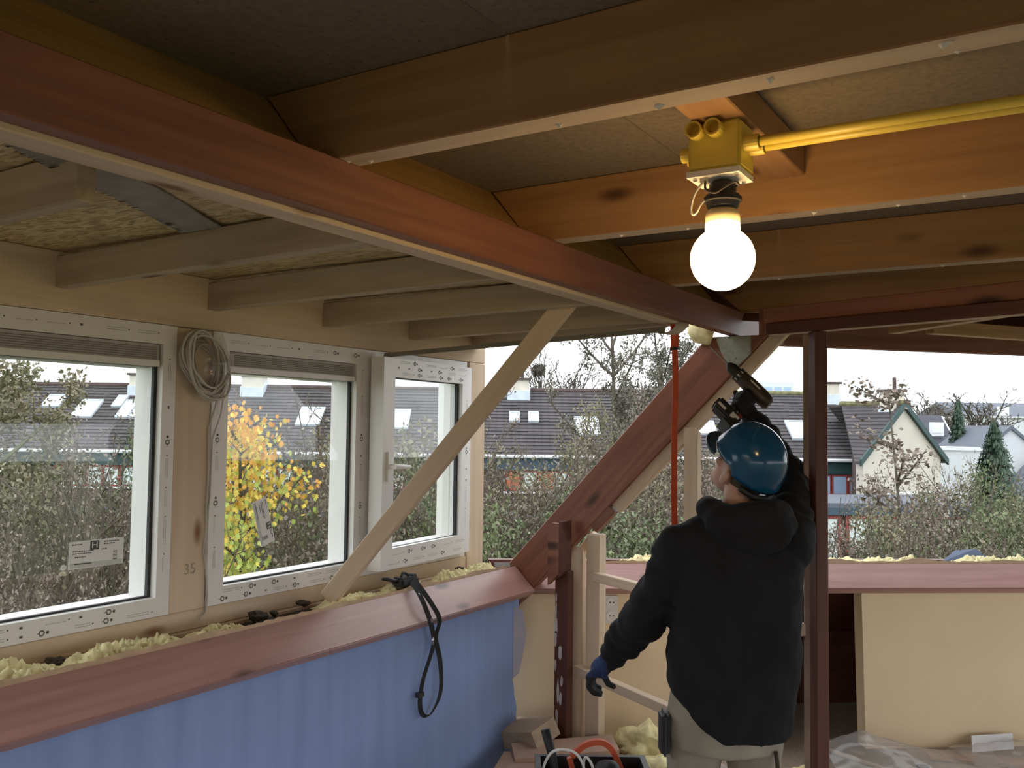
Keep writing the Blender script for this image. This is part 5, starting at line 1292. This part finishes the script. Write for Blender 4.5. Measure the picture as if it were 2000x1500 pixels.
wb = tag(empty('white_shed', ext(22.15, 44, 0), YAW), 'low white flat shed behind the bare bushes', 'building')
MB().box((-.85, 0, GZ), (.85, 3, .95)).build('wall', 'wall_white', wb, local=True); MB().box((-.95, -.1, .95), (.95, 3.1, 1.1)).build('flat_roof', 'gutter_white', wb, local=True)
tw = tag(empty('apartment_block', ext(59.5, 200, 0), YAW), 'apartment block far away above the ridge, coloured pale for haze', 'building')
MB().box((-3.5, 0, GZ), (3.5, 12, 13.0)).build('wall', 'wall_white', tw, local=True)  # white wall colour stands in for distance haze
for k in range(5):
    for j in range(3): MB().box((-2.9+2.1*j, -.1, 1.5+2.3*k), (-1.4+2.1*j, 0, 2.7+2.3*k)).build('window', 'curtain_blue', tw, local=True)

# ------------------------------------------------------------------ trees and shrubs
def tube_path(mb, pts, r0, r1, n):
    mb.tube(pts, [r0 + (r1-r0)*i/(len(pts)-1) for i in range(len(pts))], n, cap=False)
def grow(rd, mb, tips, p, d, L, r_, lev, spec):
    rm = spec.get('rmin', .004)
    k = max(3, int(3 + L/spec['seg'])); pts = [p]; q = p.copy(); dd = d.normalized()
    for i in range(k):
        dd = (dd + Vector((rd.uniform(-1, 1), rd.uniform(-1, 1), rd.uniform(-1, 1)))*spec['wob'] + Vector((0, 0, spec['up']))).normalized()
        q = q + dd*(L/k); pts.append(q.copy())
    tube_path(mb, pts, r_, r_*spec.get('taper', .45) if lev else rm, 5 if lev > 1 else 3)
    if lev == 0:
        tips.append(pts); return
    n = spec['n'][-lev] if isinstance(spec['n'], (list, tuple)) else spec['n']
    for c in range(n):
        t = spec['t0'] + (1-spec['t0'])*(c+rd.random())/n; i = min(len(pts)-2, int(t*(len(pts)-1)))
        base = pts[i].lerp(pts[i+1], rd.random()); ax = (pts[i+1]-pts[i]).normalized()
        o1 = ax.orthogonal().normalized(); o1.rotate(Quaternion(ax, rd.uniform(0, 2*PI)))
        nd = (ax*spec['along'] + o1).normalized()
        grow(rd, mb, tips, base, nd, L*spec['sh']*(1.15-.55*t)*rd.uniform(.75, 1.2), max(rm, r_*.42), lev-1, spec)
def leaf_quad(mb, rd, c, s, mi=0):
    a = Vector((rd.uniform(-1, 1), rd.uniform(-1, 1), rd.uniform(-.6, .6))).normalized(); o1 = a.orthogonal().normalized(); o1.rotate(Quaternion(a, rd.uniform(0, 6)))
    mb.add([c, c + a*s*.5 + o1*s*.3, c + a*s, c + a*s*.5 - o1*s*.3], [(0, 1, 2, 3)], mi)
def make_tree(name, seed, spec, bark, leafm):
    rd = random.Random(seed); mb = MB(); tips = []
    for s in range(spec['stems']):
        a = rd.uniform(0, 2*PI); lean = spec['lean']*rd.random()
        p = Vector((math.cos(a), math.sin(a), 0))*spec['base']*rd.random()
        grow(rd, mb, tips, p, Vector((math.cos(a)*lean, math.sin(a)*lean, 1)), spec['L']*rd.uniform(.75, 1.05), spec['r'], spec['lev'], spec)
    T = empty(name, (0, 0, 0)); mb.build('branches', bark, T, local=True, fix=False)
    lm = MB()
    for pts in tips:
        for k in range(spec['leaf']):
            i = rd.randrange(len(pts)-1); c = pts[i].lerp(pts[i+1], rd.random()) + Vector((rd.uniform(-1, 1), rd.uniform(-1, 1), rd.uniform(-1, 1)))*spec['scat']
            leaf_quad(lm, rd, c, spec['ls']*rd.uniform(.6, 1.3))
    if lm.v:
        o = lm.build('foliage', leafm, T, local=True, fix=False); o['kind'] = 'stuff'
    return T
S_tall = dict(stems=2, lean=.12, base=.35, L=9.5, r=.13, lev=3, n=[17, 8, 5], t0=.25, along=.65, sh=.36, seg=.9, wob=.07, up=.05, leaf=16, ls=.10, scat=.14)
S_bush = dict(stems=9, lean=.55, base=.7, L=4.7, r=.045, lev=2, n=[10, 7], t0=.22, along=.9, sh=.42, seg=.5, wob=.12, up=.06, leaf=34, ls=.075, scat=.17)
S_bare = dict(stems=8, lean=.42, base=.5, L=5.2, r=.04, lev=3, n=[8, 5, 4], t0=.3, along=1.0, sh=.42, seg=.5, wob=.10, up=.05, leaf=1, ls=.055, scat=.04)
S_sap = dict(stems=1, lean=.02, base=0, L=6.6, r=.055, lev=2, n=[24, 6], t0=.2, along=.55, sh=.15, taper=.1, seg=.5, wob=.05, up=.05, leaf=12, ls=.07, scat=.11)
protos = {}
def proto(key, name, seed, spec, bark, leafm):
    protos[key] = [make_tree(name, seed, spec, bark, leafm), 0]
proto('tallA', 'alder_tree', 3, S_tall, 'bark', 'leaf_alder')
proto('tallB', 'broadleaf_tree', 7, dict(S_tall, stems=2, L=8.0, leaf=26, ls=.10, scat=.2), 'bark_green', 'leaf_olive')
proto('bushO', 'garden_shrub', 11, S_bush, 'twig', 'leaf_olive')
proto('bushB', 'garden_shrub', 12, dict(S_bush, L=4.4, leaf=30, ls=.065), 'twig', 'leaf_brown')
proto('bushG', 'garden_shrub', 13, dict(S_bush, L=4.0, leaf=44, ls=.062), 'twig', 'leaf_green')
proto('bare', 'bare_shrub', 14, S_bare, 'twig', 'leaf_brown')
proto('sap', 'young_tree', 15, S_sap, 'bark', 'leaf_brown')
proto('bare3', 'bare_tree', 18, dict(S_bare, stems=5, base=.4, L=8.5, r=.10, lean=.22, n=[12, 6, 3], t0=.4, along=1.3, leaf=0, rmin=.022), 'bark', 'leaf_alder')
proto('bare2', 'bare_tree', 16, dict(S_bare, stems=3, L=8.5, r=.09, lean=.25, leaf=2), 'bark', 'leaf_alder')
ZONES = [(330, 'seen through the labelled window'), (720, 'behind the yellow maple'), (900, 'seen through the opening sash'), (1160, 'between the corner post and the red rafter'), (1420, 'behind the red rafter and orange strap'), (1830, 'around the slim young tree'), (9999, 'around the spruce tree')]
def put(key, px, d_, top_y, label=None, rot=0.0, wide=1.0, cat='tree'):
    # d_ metres ahead; scaled so that its tip stands where a line of sight to that height passes
    T, used = protos[key]
    o = T if not used else copy_tree(T); protos[key][1] += 1
    zt = 1.71 + (838 + .0127*(px-1000) - top_y)/1750*d_
    s = (zt-GZ)/HT[key]
    o.location = ext((px-1000)/1750*d_, d_, GZ); o.rotation_euler = (0, 0, rot); o.scale = (s*wide, s*wide, s)
    if label: tag(o, label, cat)
    else:
        zone = next(z for lim, z in ZONES if px < lim); kind = {'bushO': 'olive leaved', 'bushB': 'brown leaved', 'bushG': 'green leaved', 'bare': 'leafless twiggy'}[key]
        tag(o, kind + ' garden shrub ' + zone, 'shrub', kind + ' shrubs ' + zone)
    return o
HT = {}
for k, (T, u) in protos.items():
    zs = sorted(v.co.z for ch in T.children for v in ch.data.vertices); HT[k] = zs[int(len(zs)*(.955 if k == 'bare3' else .997))]
put('tallB', 25, 12.5, 655, 'tall ivy grown tree filling the edge of the labelled window', 1.0, .8)
put('tallA', 1243, 24, 560, 'tall alder with two mossy trunks above the terrace roof', .6, .75)
put('bare3', 1056, 46, 712, 'bare tree behind the ridge with a round nest in it', 2.0, .6)
put('bare3', 1110, 50, 728, 'thin bare tree crown behind the terrace ridge', 4.0, .9)
put('bare2', 965, 16, 850, 'slender bare tree growing in front of the terraced row', 1.1, .6)
put('sap', 1752, 14, 742, 'slim young tree with tufts of brown leaves before the gable', .3, 1.0)
put('bare3', 1835, 60, 785, 'bare hazy tree beside the far conifer', .4, 1.5)
put('bare3', 1900, 66, 790, 'rounded bare tree near the far white house', 2.4, 1.6)
put('bare2', 1335, 17, 880, 'bare slender tree behind the wall studs', .9, .6)
bl = [('bushB', 120, 11, 905), ('bushO', 60, 10, 930), ('bushB', 205, 12.5, 872), ('bushG', 268, 13, 838), ('bare', 170, 9, 800), ('bushO', 260, 10, 990), ('bushB', 150, 8, 1040), ('bare', 235, 8, 980), ('bare', 60, 8.5, 780),
      ('bushO', 640, 12, 862), ('bushB', 600, 14, 900), ('bushG', 560, 10, 1010), ('bare', 650, 10, 835), ('bushB', 690, 9, 980), ('bushO', 760, 12, 830), ('bushG', 770, 9, 985), ('bushB', 830, 11, 850), ('bare', 800, 10, 770), ('bushG', 850, 8.5, 990), ('bushO', 880, 12, 880),
      ('bare', 985, 12, 885), ('bushO', 960, 14, 985), ('bare', 1045, 14, 850), ('bushB', 1030, 15, 970), ('bushB', 1090, 13, 1000), ('bushO', 1120, 15, 930), ('bare', 1130, 13, 880),
      ('bushO', 1190, 15, 880), ('bushO', 1235, 19, 795), ('bushB', 1270, 20, 800), ('bushO', 1215, 20, 800), ('bushG', 1215, 11, 985), ('bushO', 1265, 12, 955), ('bare', 1240, 11, 900), ('bushB', 1320, 14, 890), ('bushG', 1320, 11, 985), ('bushB', 1380, 14, 960), ('bushG', 1345, 15, 950), ('bushO', 1300, 10, 1020),
      ('bushB', 1640, 11, 1010), ('bushO', 1600, 12, 985), ('bushB', 1690, 13, 985), ('bushB', 1740, 15, 945), ('bare', 1720, 11, 960), ('bare', 1850, 15, 905), ('bare', 1880, 17, 890), ('bushB', 1850, 13, 985), ('bushO', 1900, 14, 965), ('bushG', 1940, 13, 960), ('bushO', 1985, 15, 935), ('bushB', 1960, 11, 1010), ('bushO', 1800, 12, 1000), ('bushG', 1880, 11, 1020), ('bushO', 2040, 14, 940), ('bushG', 1935, 18, 915), ('bare', 1960, 10, 1000)]
for k, (key, px, d_, ty) in enumerate(bl): put(key, px, d_, ty, None, k*1.7, .50 + .22*((k*7) % 3)/2)
# nest in the far bare tree
nb = MB(); c = ext((1052-1000)/1750*46, 46, 1.71 + (838-722)/1750*46); rd = random.Random(9)
for k in range(260):
    a = Vector((rd.gauss(0, 1), rd.gauss(0, 1), rd.gauss(0, .8))).normalized()*rd.uniform(.15, .36); t = a.orthogonal().normalized(); t.rotate(Quaternion(a.normalized(), rd.uniform(0, 6)))
    nb.tube([c+a-t*.2, c+a+t*.2], .012, 3)
tag(nb.build('bird_nest', 'bark', fix=False), 'dark round nest of sticks in the bare tree', 'nest')

def conifer(name, r_, d_, zt, zb, wd, label, seed):
    T = tag(empty(name, ext(r_, d_, GZ), 0), label, 'tree'); rd = random.Random(seed); H_ = zt-GZ
    MB().tube([(0, 0, 0), (0, 0, H_*.98)], [.16, .02], 6).build('trunk', 'bark', T, local=True)
    lm = MB(); n = int(H_*7)
    for k in range(n):
        t = (k+.5)/n; z = H_*(.12+.88*t); L = wd*(1-t)**.85 + .12
        for j in range(16):
            a = rd.uniform(0, 2*PI); dv_ = Vector((math.cos(a), math.sin(a), -.22 + .1*rd.random())); L2 = L*rd.uniform(.7, 1.1); side = Vector((-math.sin(a), math.cos(a), 0))
            for m in range(5):
                u0 = m/5; c = Vector((0, 0, z)) + dv_*L2*(u0+.1); w_ = L2*.16*(1.1-u0) + .03
                lm.add([c + Vector((0, 0, .06)), c + dv_*L2*.2 + side*w_ - Vector((0, 0, .16)), c + dv_*L2*.36 - Vector((0, 0, .10)), c + dv_*L2*.15 - side*w_ - Vector((0, 0, .22))], [(0, 1, 2, 3)])
    o = lm.build('foliage', 'needles', T, local=True, fix=False); o['kind'] = 'stuff'
conifer('spruce_tree', 21.0, 39, 2.35, -1.5, 1.55, 'dark pointed spruce standing among the garden bushes', 5)
conifer('conifer_tree', 25.9, 52, 3.76, -1, .95, 'tall narrow conifer in the haze beside the far house', 6)

# yellow maple right outside the wide pane
mp = tag(empty('maple_tree', ext((492-1000)/1750*9.0, 9.0, GZ), .4), 'maple with yellow orange and green autumn leaves behind the wide pane', 'tree')
rd = random.Random(31); mb = MB(); tips = []
sp = dict(stems=1, seg=.4, wob=.08, up=.04, n=[30, 8], t0=.06, along=.8, sh=.22)
grow(rd, mb, tips, Vector((0, 0, 0)), Vector((0, 0, 1)), 6.0, .07, 2, sp)
mb.build('trunk', 'bark', mp, local=True, fix=False)
lobes = []
for k in range(15):
    a = -PI*.9 + 1.8*PI*k/14; rad = (1.0 if k % 2 == 0 else .55)*(1-.25*abs(a)/PI); lobes.append((rad*math.sin(a), rad*math.cos(a)))
def leaf_me(mat):
    b = MB(); b.add([(0, -.25, 0)] + [(x*.5, y*.5, -.10*(x*x)) for x, y in lobes], [(0, i+1, i+2) for i in range(14)])
    return b.mesh('leaf', mat)
lms = {m: leaf_me('leaf_maple_'+m) for m in ('yellow', 'orange', 'green')}
cand = []
for pts in tips:
    for k in range(30): cand.append(pts[rd.randrange(1, len(pts))] + Vector((rd.gauss(0, .13), rd.gauss(0, .13), rd.gauss(0, .13))))
vd = (RZ @ Vector((0, -1, 0))); vd.rotate(Quaternion((0, 0, 1), -.4))
cand.sort(key=lambda c: -(c.dot(vd)) - .15*c.z)
def lcol(z):
    q = z + rd.gauss(0, .45)
    return ('orange' if q > 5.95 else ('yellow' if q > 5.35 else 'green')) if rd.random() < .85 else 'yellow'
def lmat(c):
    d = (vd*1.0 + Vector((rd.gauss(0, .6), rd.gauss(0, .6), rd.gauss(.1, .5)))).normalized(); y = Vector((rd.gauss(0, .3), rd.gauss(0, .3), -1)); y = (y-d*y.dot(d)).normalized(); x = y.cross(d)
    s = rd.uniform(.05, .088); m4 = (Matrix((x, y, d)).transposed()*s).to_4x4(); m4.translation = c; return m4
for c in cand[:280]:
    o = bpy.data.objects.new('leaf', lms[lcol(c.z)]); col.objects.link(o); o.parent = mp; o.matrix_basis = lmat(c)
rest = MB()
for c in cand[280:]:
    mi = ('yellow', 'orange', 'green').index(lcol(c.z)); m4 = lmat(c); src = lms['yellow']
    rest.add([m4 @ v.co for v in src.vertices], [list(f.vertices) for f in src.polygons], mi)
o = rest.build('foliage', ['leaf_maple_yellow', 'leaf_maple_orange', 'leaf_maple_green'], mp, local=True, fix=False); o['kind'] = 'stuff'
mp.scale = (.8, .8, 1)
# what lies on the outer roof edge by the far plate
b = MB(); pa = [fw(2.45, .36, .96), fw(2.76, .34, .96), fw(2.70, .42, 1.030), fw(2.58, .44, 1.015)]
b.add(pa + [p+Vector((NX, NY, 0))*.05 - Vector((0, 0, .03)) for p in pa], [(0, 1, 2, 3), (7, 6, 5, 4), (0, 4, 5, 1), (1, 5, 6, 2), (2, 6, 7, 3), (3, 7, 4, 0)])
tag(b.build('tarpaulin', 'tarp_blue'), 'dark blue folded tarpaulin on the outer roof edge', 'tarpaulin')
far_box(MB(), -.2, 4.7, .30, .46, .80, .90).build('roof_edge_boards', 'dark_stained_wood', None)
tag(bpy.data.objects['roof_edge_boards'], 'cut roof edge boards outside the far plate', 'board')
